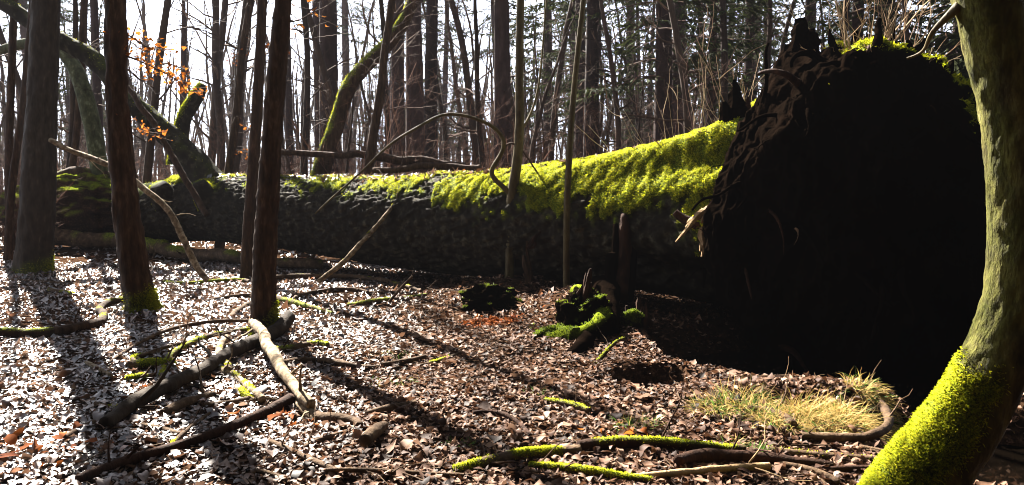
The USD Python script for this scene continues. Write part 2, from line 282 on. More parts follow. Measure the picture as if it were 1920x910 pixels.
def leaves(P, size, rng, tilt=0.30, nl=5, kinds=10):
    """(n, v, 3) vertex blocks and their faces, by template."""
    out = []; pick = rng.integers(0, kinds, len(P))
    for k in range(kinds):
        V, F = leaf_template(rng, nl); q = P[pick == k]; n = len(q)
        if n == 0: continue
        W = np.einsum('nij,vj->nvi', rotations(n, rng, tilt), V) * (size * rng.lognormal(-0.03, 0.34, n))[:, None, None]
        out.append((W - W.min(1)[:, None, :] * [0, 0, 0.6] + q[:, None], F))
    return out
def flat(blocks):
    return join(*[(W.reshape(-1, 3), (F[None] + np.arange(len(W))[:, None, None] * W.shape[1]).reshape(-1, 3)) for W, F in blocks])
rng = np.random.default_rng(11)
def scatter(y0, y1, dens, size, nl, lift):
    area = 0.72 * (y1 ** 2 - y0 ** 2) + 2.8 * (y1 - y0); n = int(area * dens)
    y = np.sqrt(rng.uniform(y0 ** 2, y1 ** 2, n)); x = rng.uniform(-1, 1, n) * (0.72 * y + 1.4)
    z = gz(x, y); k = z > WATER - 0.02; k &= rng.uniform(0, 1, n) < 0.45 + 0.8 * fbm(np.stack([x, y, 0 * x], -1) * 1.7, 2, 21)
    return leaves(np.stack([x, y, z + rng.uniform(0, lift, n)], -1)[k], size, rng, nl=nl)
near = scatter(3.3, 6, 1350, 0.055, 5, 0.035)
W, F = near[0][0], near[0][1]
sel = np.argsort(W[:, :, 1].mean(1) + 3 * (np.abs(W[:, :, 0].mean(1)) > 0.64 * W[:, :, 1].mean(1)))
sel = sel[W[sel][:, :, 1].mean(1) > 3.95][:300]
for q in W[sel]: part(floor, 'fallen_leaf', (q, F), 'leaf_litter_look')
near[0] = (np.delete(W, sel, 0), F)
part(floor, 'leaf_litter', join(flat(near), flat(scatter(6, 9, 1000, 0.056, 4, 0.035)), flat(scatter(9, 16, 350, 0.070, 3, 0.04)), flat(scatter(16, 30, 24, 0.12, 3, 0.05))), 'leaf_litter_look', kind='stuff')

tw = []
for _ in range(900):
    y = math.sqrt(rng.uniform(12, 180)); x = rng.uniform(-0.72, 0.55) * y; a = rng.uniform(0, 6.28); l_ = rng.lognormal(-1.6, 0.6); u = np.linspace(-0.5, 0.5, 5); bend = rng.normal(0, 0.12) * l_
    X = x + u * l_ * math.cos(a) - (u * u) * bend * 4 * math.sin(a); Y = y + u * l_ * math.sin(a) + (u * u) * bend * 4 * math.cos(a); Z = gz(X, Y)
    if Z.min() > WATER: tw.append((np.stack([X, Y, Z * 0.5 + Z.max() * 0.5 + 0.035], 1), rng.uniform(0.0022, 0.006) * np.linspace(1.1, 0.6, 5)))
part(floor, 'twig_litter', tubes(tw, 5), 'stick_bark', kind='stuff')

# ------------------------------------------------------------------ the fallen oak
S0 = np.array([3.33, 9.30]); U = np.array([-0.768, 0.640]); NRM = np.array([-0.640, -0.768])
SK = [-0.6, 0, 1, 2, 3, 5, 7, 9, 12.8, 14.2, 15.2, 16.2]
RAD = lambda s: np.interp(s, SK, [1.15, 1.12, 1.0, 0.91, 0.85, 0.79, 0.75, 0.71, 0.68, 0.74, 0.66, 0.42])
ZC = lambda s: np.interp(s, SK, [1.15, 1.2, 1.19, 1.13, 1.07, 0.97, 0.96, 1.0, 1.08, 1.02, 0.86, 0.75])
def log_point(s, th, r):
    s, th, r = np.broadcast_arrays(s, th, r)
    n = np.cos(th)[..., None] * np.array([*NRM, 0]) + np.sin(th)[..., None] * np.array([0, 0, 1.0])
    return np.concatenate([S0 + s[..., None] * U, ZC(s)[..., None]], -1) + r[..., None] * n, n
ns, nt = 640, 210
s_, t_ = np.meshgrid(np.linspace(0.42, 16.2, ns), np.arange(nt) * 2 * np.pi / nt, indexing='ij')
base = RAD(s_); fl = np.clip(1 - s_ / 3.4, 0, 1.2) ** 1.5
base = base * (1 + fl * (0.15 * np.cos(5 * t_ + 0.7) + 0.07 * np.cos(9 * t_ + 2.0 + 0.5 * s_)))
cyl = np.stack([np.cos(t_) * base, np.sin(t_) * base, s_], -1)
base = base * (1 + 0.10 * (fbm(cyl * [1.5, 1.5, 0.7], 2, 31) - 0.5))
sk = s_ + 0.55 * t_
ru = sk * 0.55; n1 = fbm(np.stack([np.cos(t_ + 0.25 * s_) * 13, np.sin(t_ + 0.25 * s_) * 13, s_ * 3.2], -1), 2, 33)
furrow = 1 - np.minimum(np.abs(2 * n1 - 1) * 3.0, 1) ; furrow = 0.5 - furrow + 0.5 * (fbm(cyl * 22, 2, 34) - 0.5)
sn = np.sin(t_); front = np.cos(t_)
mn = fbm(cyl * [3.0, 3.0, 1.6], 3, 35)
thr = np.interp(s_, [0, 1.0, 2.0, 3.2, 4.2, 5.5, 10, 12, 16], [0.05, 0.02, 0.05, 0.14, 0.38, 0.70, 0.78, 0.78, 0.75])
mn2 = fbm(cyl * 11, 2, 36)
mossm = sst(-0.10, 0.22, sn - thr + 1.3 * (mn - 0.5) + 0.55 * (mn2 - 0.5))
mossm *= sst(0.30, 0.62, s_ + 0.7 * (mn - 0.5))
patch = sst(0.40, 0.55, 0.6 * mn + 0.4 * mn2 + 0.04); bl_ = sst(3.0, 6.5, s_); mossm *= 1 - bl_ + bl_ * patch
mossm *= np.where(front < -0.3, 0.6, 1)
rr = base + 0.046 * furrow * (1 - 0.8 * mossm)
LV, LN = log_point(s_, t_, rr); LV = LV.reshape(-1, 3)
i, j = np.meshgrid(np.arange(ns - 1), np.arange(nt), indexing='ij'); a, b = i * nt + j, i * nt + (j + 1) % nt
LF = np.vstack([np.stack([a, b, b + nt], -1).reshape(-1, 3), np.stack([a, b + nt, a + nt], -1).reshape(-1, 3)])
oak = thing('fallen_oak', 'huge moss covered oak lying uprooted across the clearing', 'fallen tree', (3.33, 9.3, 0))
cap = np.vstack([LV, log_point(16.25, 0.0, 0.0)[0][None]]); k = np.arange(nt); capf = np.stack([np.full(nt, len(LV)), (ns - 1) * nt + k, (ns - 1) * nt + (k + 1) % nt], 1)
part(oak, 'trunk', (cap, np.vstack([LF, capf])), 'oak_bark', moss=np.r_[mossm.ravel() * 0.9, 0])
# moss: a clumpy cushion over the bark and the shoots on it
clump = fbm(cyl * 9, 3, 41); rm = base + 0.004 + (0.012 + 0.055 * np.clip(clump - 0.25, 0, 1)) * np.sqrt(mossm) - 0.03 * (mossm < 0.25)
MV = log_point(s_, t_, rm)[0].reshape(-1, 3); keep = (mossm.ravel()[LF] > 0.3).all(1); MF = LF[keep]
MN = vnormals(MV, MF); vis = mossm.ravel() * (0.35 + 1.3 * sst(0.35, 0.62, clump.ravel())) * (0.25 + (front.ravel() > -0.35)) * np.where(s_.ravel() < 5, 1.0, 0.55)
part(oak, 'moss', (MV, MF), 'moss_cushion', kind='stuff')
p_, n_ = on_mesh(MV, MF, MN, vis, 115000, rng)
bl = blades(p_, n_, rng, 0.026, 0.012, 0.85, 0.12)
part(oak, 'moss_shoots', bl, 'moss_blades', kind='stuff', smooth=False)
# limbs at the far fork
def limb(parent, name, pts, w, depth, matn, sides=20, amp=0.02, mossup=0.5, seed=1, step=0.06, label=None, mossn=0, bladelen=0.04, **kw):
    """A limb through pixels at the given depths; w = widths in pixels."""
    P = np.array([at(p[0], p[1], d) for p, d in zip(pts, depth)]); R = np.array(w) * np.array(depth) / FPX / 2
    return limb3(parent, name, P, R, matn, sides, amp, mossup, seed, step, label, mossn, bladelen, **kw)
def limb3(parent, name, P, R, matn, sides=20, amp=0.02, mossup=0.5, seed=1, step=0.06, label=None, mossn=0, bladelen=0.04, mossfn=None, bw=0.010, mossmat='moss_blades', **kw):
    m = tube(P, R, sides, step, amp, seed=seed, **kw); V, N, S = tube.last; msk = np.zeros(len(m[0]))
    w = sst(0.05, 0.6, N[:, 2] * 0.7 + N[:, 0] * -0.35 + 1.1 * (fbm(V * 5, 2, seed + 7) - 0.5)) if mossfn is None else mossfn(V, N, S)
    msk[:len(V)] = w * mossup
    path = part(parent, name, m, matn, label, moss=msk)
    if mossn:
        F = m[1][(m[1] < len(V)).all(1)]; r_ = np.random.default_rng(seed)
        p, n = on_mesh(V, F, N, w + 1e-4, mossn, r_)
        part(path if path.count('/') < 4 else parent, 'moss', blades(p, n, r_, bladelen, bw, 0.7, 0.2), mossmat, kind='stuff', smooth=False)
    return path
limb(oak, 'limb', [(400, 350), (345, 285), (300, 240), (240, 185), (175, 112), (125, 82), (40, 30), (-60, -60)], [60, 44, 37, 32, 29, 26, 24, 20], [17.3, 17.5, 17.6, 17.8, 18, 18, 18, 18], 'oak_bark', mossup=0.25, mossn=350, amp=0.035, label='thick dark limb arching up to the left')
limb(oak, 'limb', [(332, 310), (338, 255), (352, 210), (372, 176), (381, 158)], [34, 25, 24, 22, 13], [17.9] * 5, 'oak_bark', mossup=0.9, mossn=2500, label='mossy upright limb stub')
limb(oak, 'limb', [(330, 400), (280, 380), (225, 395), (160, 400), (90, 385)], [80, 66, 50, 40, 30], [18.5, 19, 19.5, 20, 20.5], 'oak_bark', mossup=0.5, mossn=500, amp=0.05, label='low limb lying to the left under moss')
limb(oak, 'knob', [(318, 385), (305, 362), (296, 346)], [52, 48, 26], [17.6, 17.5, 17.4], 'oak_bark', mossup=1, mossn=1500, amp=0.03, label='mossy knob on the dark fork')
limb(oak, 'knob', [(395, 385), (382, 362), (372, 342)], [44, 40, 20], [16.6, 16.5, 16.4], 'oak_bark', mossup=1, mossn=1500, amp=0.03, label='mossy knob beside the fork')

# root plate: the torn up mass of earth and roots, built round the trunk's own axis
def icosphere(n):
    import trimesh
    m = trimesh.creation.icosphere(n); return np.array(m.vertices), np.array(m.faces)
PT = lambda s, *kv: np.interp(s, kv[0][::-1], kv[1][::-1])
nps, npt = 190, 240
ps, pt = np.meshgrid(np.linspace(1.05, -2.0, nps), np.arange(npt) * 2 * np.pi / npt, indexing='ij')
TOP = PT(ps, [1.05, .70, .56, .45, .25, .05, -.1, -.35, -.8, -1.2, -1.6, -1.85, -2.0], [.8, .95, 1.06, 1.24, 1.42, 1.60, 1.74, 1.86, 1.86, 1.70, 1.36, .95, .05])
FRO = PT(ps, [1.05, .62, .50, .30, -.6, -1.2, -1.6, -1.85, -2.0], [.75, .92, 1.24, 1.30, 1.30, 1.20, 1.0, .65, .05])
BOT = PT(ps, [1.05, .62, .50, 0, -1, -1.6, -1.85, -2.0], [.75, .92, 1.3, 1.65, 1.85, 1.6, 1.0, .05])
cu, su = np.cos(pt), np.sin(pt); q_ = np.abs(su) ** 1.3
prad = np.where(su > 0, TOP, BOT) * q_ + FRO * (1 - q_)
pc = np.stack([cu * prad, su * prad, ps], -1)
env = sst(1.05, 0.6, ps) * sst(-2.0, -1.7, ps)
prad = prad + env * (0.52 * (fbm(pc * 1.9, 3, 57) - 0.5) + 0.16 * (0.5 - np.abs(2 * fbm(pc * [4.5, 4.5, 4.5], 3, 52) - 1)) + 0.10 * (fbm(pc * 14, 2, 53) - 0.5))
RV = log_point(ps + 0.22 * (fbm(pc * 2.5, 2, 56) - 0.5) * env, pt, prad)[0].reshape(-1, 3)
i, j = np.meshgrid(np.arange(nps - 1), np.arange(npt), indexing='ij'); a, b = i * npt + j, i * npt + (j + 1) % npt
IF = np.vstack([np.stack([a, b + npt, b], -1).reshape(-1, 3), np.stack([a, a + npt, b + npt], -1).reshape(-1, 3)])
RN = vnormals(RV, IF)
if ((RV - RV.mean(0)) * RN).sum() < 0: IF = IF[:, ::-1]; RN = -RN
rmask = sst(0.45, 0.8, RN[:, 2] + 0.9 * (fbm(RV * 2.2, 2, 55) - 0.5)) * np.maximum(sst(4.35, 4.6, RV[:, 0]), sst(3.5, 3.6, RV[:, 0]) * sst(2.9, 3.05, RV[:, 2]))
def facing(n, r_, zlo=-9.0):
    w = sst(0.1, 0.5, RN @ np.array([-0.30, -0.95, 0.0])) * (RV[:, 2] > zlo) + 1e-9; return r_.choice(len(RV), n, p=w / w.sum())
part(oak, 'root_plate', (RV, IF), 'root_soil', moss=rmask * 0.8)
p_, n_ = on_mesh(RV, IF, RN, rmask + 1e-5, 16000, rng)
part(oak, 'moss_shoots', blades(p_, n_, rng, 0.05, 0.012, 0.6, 0.3), 'moss_blades', kind='stuff', smooth=False)
def spike(parent, name, foot, tip, r, matn, seed, n=6, label=None):
    """Splintered wood: a bundle of narrow angular shards of uneven height, each a part."""
    foot, tip = np.array(foot, float), np.array(tip, float); r_ = np.random.default_rng(seed); H = np.linalg.norm(tip - foot)
    for k in range(n):
        a = k * 2.4; o = np.array([math.cos(a), math.sin(a) * 0.8, 0]) * r * 0.62 * (k > 0); f = 1.0 if k == 0 else r_.uniform(0.35, 0.9); q = foot + o; e = foot + o * 0.8 + (tip - foot) * f + r_.normal(0, 0.06 * H, 3) * [1, 1, 0]; w = r * r_.uniform(0.4, 0.62)
        m = tube([q, q * 0.6 + e * 0.4 + r_.normal(0, 0.02, 3), q * 0.2 + e * 0.8, e], [w, w * 0.95, w * 0.6, w * 0.06], 6, max(0.02, H / 22), w * 0.5, 26, 6, seed * 10 + k)
        part(parent, name, m, matn, label if k == 0 else None, smooth=False)
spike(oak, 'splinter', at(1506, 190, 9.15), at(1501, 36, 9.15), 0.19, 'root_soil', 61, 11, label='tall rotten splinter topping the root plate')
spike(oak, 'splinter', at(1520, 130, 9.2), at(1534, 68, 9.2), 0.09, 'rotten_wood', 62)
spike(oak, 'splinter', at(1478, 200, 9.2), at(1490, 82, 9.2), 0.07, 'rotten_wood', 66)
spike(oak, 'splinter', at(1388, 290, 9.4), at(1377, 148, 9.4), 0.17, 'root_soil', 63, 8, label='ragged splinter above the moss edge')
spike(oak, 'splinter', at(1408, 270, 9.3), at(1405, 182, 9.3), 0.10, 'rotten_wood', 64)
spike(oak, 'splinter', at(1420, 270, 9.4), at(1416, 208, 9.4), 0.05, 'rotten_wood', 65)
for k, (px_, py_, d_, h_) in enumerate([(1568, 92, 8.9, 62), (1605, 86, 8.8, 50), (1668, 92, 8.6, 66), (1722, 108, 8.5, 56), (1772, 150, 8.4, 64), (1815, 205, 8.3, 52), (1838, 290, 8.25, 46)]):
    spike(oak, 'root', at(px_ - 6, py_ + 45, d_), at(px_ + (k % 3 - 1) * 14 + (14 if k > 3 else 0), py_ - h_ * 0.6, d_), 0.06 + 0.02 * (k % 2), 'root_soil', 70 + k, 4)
# roots
rt = np.random.default_rng(71)
def root(pts, dep, w, seed, matn='root_soil', label=None, **k): return limb(oak, 'root', pts, w, dep, matn, 12, 0.012, 0.0, seed, label=label, wob=0.03, **k)
root([(1430, 215), (1460, 190), (1490, 150), (1505, 100)], [9.6, 9.5, 9.4, 9.3], [26, 40, 44, 30], 1)
limb(oak, 'root', [(1345, 260), (1392, 245), (1428, 212), (1462, 182), (1490, 140)], [40, 44, 40, 34, 20], [9.75, 9.7, 9.65, 9.6, 9.5], 'root_soil', 14, 0.02, 0.95, 2, mossn=2500, label='curved root edged with bright moss')
for k, (x0_, x1_, yt, w0) in enumerate([(1168, 1170, 402, 26), (1150, 1154, 420, 16), (1182, 1184, 430, 16), (1150, 1152, 480, 14)]):
    limb(oak, 'root', [(x1_, yt), (x1_ + 2, yt + 30), (x0_ + 2, 500), (x0_ - 6, 560)], [w0 * 0.4, w0 * 0.9, w0, w0 * 1.3], [9.7, 9.65, 9.6, 9.4], 'rotten_wood' if k == 0 else 'root_soil', 9, 0.014, 0.0, 30 + k, label='upright broken root under the log' if k == 0 else None)
spike(oak, 'root', at(1326, 392, 8.75), at(1270, 454, 8.6), 0.05, 'bare_wood', 4, 4, label='pale broken root stub below the moss')
spike(oak, 'root', at(1325, 428, 8.8), at(1316, 482, 8.7), 0.045, 'bare_wood', 7, 4, label='small pale rotten root hanging')
limb(oak, 'root', [(1265, 398), (1290, 415), (1310, 425), (1330, 440)], [8, 14, 16, 10], [9.0, 8.95, 8.9, 8.9], 'rotten_wood', 10, 0.02, 0, 6)
for k, q in enumerate(facing(34, rt)):                # roots standing out of the plate's face
    r0 = rt.uniform(0.015, 0.06); L = rt.uniform(0.3, 0.9); P = [RV[q] - RN[q] * 0.15]; dd = unit(RN[q] + rt.normal(0, 0.6, 3))
    for _ in range(4): dd = unit(dd + rt.normal(0, 0.35, 3) - [0, 0, 0.22]); P.append(P[-1] + dd * L / 4)
    part(oak, 'root', tube(P, r0 * np.linspace(1, 0.2, 5), 8, 0.05, 0.006, seed=k, ends=True), 'rotten_wood' if k % 4 == 0 else 'root_soil')
rim = np.flatnonzero((RN[:, 2] > 0.25) & (RV[:, 2] > 2.2))
for k, q in enumerate(rt.choice(rim, 26)):            # and out of its rim
    L = rt.uniform(0.15, 0.6); P = [RV[q] - RN[q] * 0.1]; dd = unit(RN[q] + rt.normal(0, 0.5, 3))
    for _ in range(4): dd = unit(dd + rt.normal(0, 0.4, 3)); P.append(P[-1] + dd * L / 4)
    part(oak, 'root', tube(P, rt.uniform(0.012, 0.06) * np.linspace(1, 0.3, 5), 7, 0.04, 0.008, seed=60 + k), 'root_soil')
L_ = []
for q in facing(150, rt):                             # rootlets
    P = [RV[q] - RN[q] * 0.03]; dd = unit(RN[q] + rt.normal(0, 0.5, 3)); L = rt.uniform(0.1, 0.5)
    for _ in range(5): dd = unit(dd + rt.normal(0, 0.4, 3) - [0, 0, 0.35]); P.append(P[-1] + dd * L / 5)
    L_.append((np.array(P), rt.uniform(0.002, 0.006) * np.linspace(1, 0.3, 6)))
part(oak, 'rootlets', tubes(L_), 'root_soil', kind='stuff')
# leaves lying on the trunk
k = rng.choice(len(LV), 2600, p=(lambda w: w / w.sum())(sst(0.8, 0.98, sn.ravel()) * (s_.ravel() < 13) * (s_.ravel() > 0.6) * np.where(s_.ravel() > 4, 1.0, 0.3)))
lt = thing('fallen_leaves', 'dry brown leaves lying along the top of the fallen trunk', 'leaves', (0, 11, 1.8), kind='stuff')
part(lt, 'leaf_litter', flat(leaves(MV[k] + [0, 0, 0.005], 0.075, rng, 0.35, 3)), 'leaf_litter_look', kind='stuff')

# ------------------------------------------------------------------ standing trees nearby
def near_tree(name, label, cat, pts, w, matn, seed, height=13, sides=24, amp=0.012, mossbase=0.0, mossn=0, flare=1.5, crown=10, step=0.05, stretch=5, dead=0, lean=(0, 0), ahead=None, rings=0):
    """pts run from the base up, in pixels; the base stands on the ground and the trunk keeps that distance."""
    b = G(*pts[0]) if ahead is None else at(*pts[0], ahead); d = b[1]; P = [b - [0, 0, 0.15]] + [at(p[0], p[1], d + lean[1] * k) for k, p in enumerate(pts[1:], 1)]; R = list(np.array(w) * d / FPX / 2)
    R0 = R[0]; R = [R0 * flare] + R[1:]
    P.insert(1, P[0] * 0.78 + P[1] * 0.22 if len(P) > 2 else P[0] * 0.9 + P[1] * 0.1); R.insert(1, R0)
    q = unit(P[-1] - P[-2]); top = P[-1]; ext = max(0, height - top[2]); r_ = np.random.default_rng(seed)
    if ext > 1:
        P += [top + (q * 0.6 + [0, 0, 0.4]) * ext * 0.5, top + (q * 0.3 + [0, 0, 0.7]) * ext]; R += [R[-1] * 0.7, R[-1] * 0.2]
    t = thing(name, label, cat, b); m = tube(P, R, sides, step, amp, seed=seed, stretch=stretch, lobes=(5, 0.2, 0.35, seed), rings=rings); V, N, S = tube.last; msk = np.zeros(len(m[0]))
    if mossbase:
        w_ = sst(0, 0.35, mossbase * (0.55 + 1.0 * (fbm(V * 6, 2, seed) - 0.3)) - (V[:, 2] - b[2]) + 0.12 * N[:, 0]) ; msk[:len(V)] = w_ * 0.8
    tp = part(t, 'trunk', m, matn, moss=msk)
    if mossn:
        F = m[1][(m[1] < len(V)).all(1)]; p, n = on_mesh(V, F, N, w_ * (0.2 + sst(-0.2, 0.8, N[:, 0])) + 1e-6, mossn, r_)
        part(tp, 'moss', blades(p, n, r_, 0.035, 0.009, 0.5, 0.2), 'moss_blades', kind='stuff', smooth=False)
    if crown and ext > 1:
        L = []
        for _ in range(crown):
            f = r_.uniform(0.05, 0.98); p = top + (q * 0.45 + [0, 0, 0.55]) * ext * f; az = r_.uniform(0, 6.28)
            grow(r_, L, p, [math.cos(az), math.sin(az), 0.7], (1 - 0.6 * f) * ext * 0.32, R[-2] * 0.5 * (1 - 0.6 * f), 2, lift=0.03, kids=(5, 4))
        part(t, 'branches', tubes(L, 4), 'twig', kind='stuff')
    if dead:
        L = []
        for _ in range(dead):
            k = r_.integers(len(V) // 5, len(V) * 4 // 5)
            if V[k, 2] > 6: continue
            grow(r_, L, V[k], N[k] + [0, 0, r_.uniform(-0.1, 0.5)], r_.uniform(0.25, 1.1), 0.006, 1, kids=(4,), wander=0.18)
        if L: part(t, 'twigs', tubes(L, 3), 'twig', kind='stuff')
    return t
A_ = near_tree('tree', 'grey barked straight tree nearest the left edge with flared foot', 'tree', [(62, 512), (68, 430), (76, 250), (82, 120), (86, 0)], [64, 57, 50, 46, 43], 'grey_bark', 3, 17, 40, 0.026, 0.35, 3000, 1.7, step=0.05)
B_ = near_tree('tree', 'dark leaning tree with mossy foot among wet glaring leaves', 'tree', [(268, 585), (243, 440), (228, 300), (219, 150), (217, 0)], [52, 45, 38, 35, 33], 'dark_bark', 4, 14, 40, 0.024, 0.45, 5000, 1.8, dead=10, step=0.04)
C_ = near_tree('tree', 'slim brown tree with ringed bark, two branches crossed at its foot', 'tree', [(492, 630), (496, 500), (506, 320), (518, 150), (531, 0)], [46, 41, 36, 32, 29], 'dark_bark', 5, 13, 28, 0.010, 0.35, 4000, 1.4, dead=16, stretch=2, rings=0.3, step=0.025)
near_tree('tree', 'brown slim tree half hidden behind the ringed tree', 'tree', [(462, 525), (468, 420), (478, 270), (486, 130), (492, 0)], [26, 23, 20, 18, 16], 'dark_bark', 6, 12, 18, 0.008, 0, 0, 1.3, dead=8)
gt = near_tree('sapling', 'thin crooked sapling between the two dark trees with rusty leaves', 'sapling', [(408, 474), (418, 410), (432, 300), (446, 190), (453, 110), (470, 0)], [18, 16, 15, 14, 13, 12], 'dark_bark', 7, 11, 14, 0.006, 0, 0, 1.3, dead=22)
near_tree('sapling', 'thin dark pole tree at the far left edge leaning right', 'sapling', [(14, 490), (20, 380), (40, 220), (52, 100), (62, -10)], [15, 13, 12, 11, 10], 'dark_bark', 8, 11, 12, 0.006, 0, 0, 1.3, dead=12)
near_tree('sapling', 'thin dark pole tree at the very left edge of the picture', 'sapling', [(22, 470), (16, 350), (20, 180), (26, 0)], [14, 13, 13, 12], 'dark_bark', 9, 12, 12, 0.006, 0, 0, 1.3, dead=14)
near_tree('sapling', 'small dark sapling stem in front of the heap left of the leaning tree', 'sapling', [(128, 450), (128, 380), (140, 280), (150, 160), (158, 0)], [14, 13, 13, 13, 12], 'dark_bark', 10, 12, 12, 0.006, 0, 0, 1.3, dead=10)
sp = near_tree('sapling', 'forked sapling before the middle of the log with an arching branch', 'sapling', [(955, 523), (957, 460), (958, 390), (970, 300), (974, 150), (976, 0)], [18, 17, 19, 17, 15, 13], 'smooth_bark', 12, 11, 16, 0.004, 0, 0, 1.15, dead=4, ahead=11.15)
sd = 11.15
limb(sp, 'branch', [(957, 395), (940, 348), (922, 325), (938, 292), (944, 265), (932, 245), (905, 228), (870, 217), (830, 216), (790, 235), (740, 265), (680, 320), (640, 356), (590, 402)], [12, 10, 9, 8.5, 8, 7, 6.5, 6, 5.5, 5, 4.5, 4, 3.5, 2.5], [sd] * 6 + [sd - 0.1] * 3 + [sd - 0.2] * 5, 'smooth_bark', 8, 0.002, 0, 13, step=0.05, label='long thin branch arching over the log')
limb(sp, 'branch', [(938, 292), (965, 270), (985, 290), (1005, 320), (1022, 345), (1035, 400), (1045, 460)], [4, 4, 3.5, 3.5, 3, 3, 2.5], [sd] * 7, 'twig', 6, 0, 0, 14)
limb(sp, 'branch', [(972, 250), (1000, 200), (1015, 120), (1022, 30), (1030, -40)], [5, 4, 4, 3, 3], [sd] * 5, 'smooth_bark', 6, 0, 0, 15)
near_tree('sapling', 'very slender straight sapling right of the forked one beside the stump', 'sapling', [(1063, 552), (1062, 470), (1063, 390), (1068, 280), (1078, 150), (1094, 0)], [13, 12, 12, 11, 10, 9], 'smooth_bark', 16, 10, 14, 0.003, 0, 0, 1.15, dead=3, ahead=10.2)
bt = near_tree('tree', 'pale lichen covered tree bent over in an arch beside the far fork', 'tree', [(214, 462), (196, 400), (184, 300), (166, 205), (140, 128), (108, 88), (60, 80), (0, 95)], [32, 29, 30, 29, 26, 22, 18, 14], 'lichen_bark', 17, 3, 20, 0.012, 0.3, 800, 1.3, crown=0)
# the bent mossy tree at the right
rp = [(1650, 985), (1722, 905), (1816, 775), (1870, 670), (1898, 590), (1912, 500), (1914, 400), (1908, 300), (1891, 170), (1868, 80), (1850, 0)]
rw = [170, 148, 126, 114, 109, 107, 106, 106, 108, 110, 108]; RD = 3.75
rt_ = thing('tree', 'bent tree at the right edge, its curved foot coated in bright moss', 'tree', at(1735, 985, RD) * [1, 1, 0])
P = [at(p[0], p[1], RD) for p in rp]; R = np.array(rw) * RD / FPX / 2
P[0][2] = -0.25
top = P[-1]; P += [top + [-0.12, 0.1, 1.3], top + [-0.1, 0.2, 4], top + [0.2, 0.3, 9]]; R = list(R) + [R[-1] * 0.95, R[-1] * 0.7, R[-1] * 0.2]
def rmoss(V, N, S):
    w = 1 - sst(-0.14, 0.05, V[:, 2] - (1.6 - (690 - 345) / FPX * RD) + 0.18 * (fbm(V * 9, 2, 81) - 0.5))
    return w * sst(-0.15, 0.30, -N[:, 0] * 0.9 + 0.55 * N[:, 2] + 0.8 * (fbm(V * 7, 2, 82) - 0.5))
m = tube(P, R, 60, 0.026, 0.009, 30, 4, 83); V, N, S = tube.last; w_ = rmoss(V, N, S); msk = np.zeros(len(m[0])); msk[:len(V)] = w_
tp = part(rt_, 'trunk', m, 'beech_bark', moss=np.maximum(msk * 0.9, np.r_[0.2 * sst(0.1, 0.9, -N[:, 0] + 1.6 * (fbm(V * [9, 9, 4], 2, 86) - 0.5)), np.zeros(len(m[0]) - len(V))]))  # left-facing bark is also mixed faintly towards the moss colour
F_ = m[1][(m[1] < len(V)).all(1)]; p_, n_ = on_mesh(V, F_, N, w_ * (0.3 + 1.2 * sst(0.3, 0.6, fbm(V * 16, 2, 88))) + 1e-6, 44000, rng)
part(tp, 'moss', blades(p_, n_, rng, 0.020, 0.0045, 0.75, 0.15), 'moss_blades', kind='stuff', smooth=False)
limb(rt_, 'branch', [(1800, 10), (1770, 38), (1748, 62), (1735, 90), (1700, 110)], [20, 12, 9, 7, 4], [RD, RD + 0.05, RD + 0.1, RD + 0.2, RD + 0.3], 'smooth_bark', 10, 0.002, 0, 84, step=0.03)
L = []; gr = np.random.default_rng(85)
for k in range(9):
    f = k / 9; az = gr.uniform(0, 6.28); grow(gr, L, top + [0, 0.25, 2.5 + 6 * f], [math.cos(az), math.sin(az), 0.8], 2.6 * (1 - 0.5 * f), 0.03, 2, lift=0.03, kids=(5, 4))
part(rt_, 'branches', tubes(L, 4), 'twig', kind='stuff')

# copper leaves still on their twigs
def leafy(parent, pts, depth, n, seed, matn='copper_leaf', spread=0.15, size=0.056):
    r_ = np.random.default_rng(seed); P = np.array([at(p[0], p[1], depth) for p in pts])
    q, s = spline(P, 0.06); L = [(q, np.linspace(0.011, 0.004, len(q)))]; LP = []
    for _ in range(n):
        k = r_.integers(len(q) // 4, len(q)); o = r_.normal(0, spread, 3) * [1, 1, 0.6]; L.append((np.linspace(q[k], q[k] + o, 4), [0.004, 0.0035, 0.003, 0.0025])); LP += [q[k] + o, q[k] + o * 0.7 + r_.normal(0, 0.03, 3), q[k] + o * 0.4 + r_.normal(0, 0.04, 3)]
    b = part(parent, 'branch', tubes(L, 4), 'twig')
    part(b, 'dead_leaves', flat(leaves(np.array(LP), size, r_, 1.2, 4)), matn, kind='stuff', smooth=False)
dB, dC, dg = G(268, 585)[1], G(492, 630)[1], G(408, 474)[1]
leafy(B_, [(222, 60), (250, 72), (275, 88), (302, 92)], dB, 26, 91)
leafy(B_, [(222, 100), (255, 112), (295, 130), (330, 150), (362, 172)], dB, 50, 92)
leafy(B_, [(225, 235), (245, 240), (262, 245), (275, 250)], dB, 16, 93)
leafy(gt, [(458, 90), (440, 105), (425, 120)], dg, 14, 94, 'rust_leaf')
leafy(gt, [(462, 60), (490, 80), (520, 95)], dg, 14, 95, 'rust_leaf')
leafy(gt, [(440, 220), (462, 238), (480, 242)], dg, 9, 96)
leafy(C_, [(530, 30), (552, 40), (572, 32), (590, 20)], dC, 7, 97)
leafy(gt, [(435, 280), (455, 290), (468, 300)], dg, 7, 98)

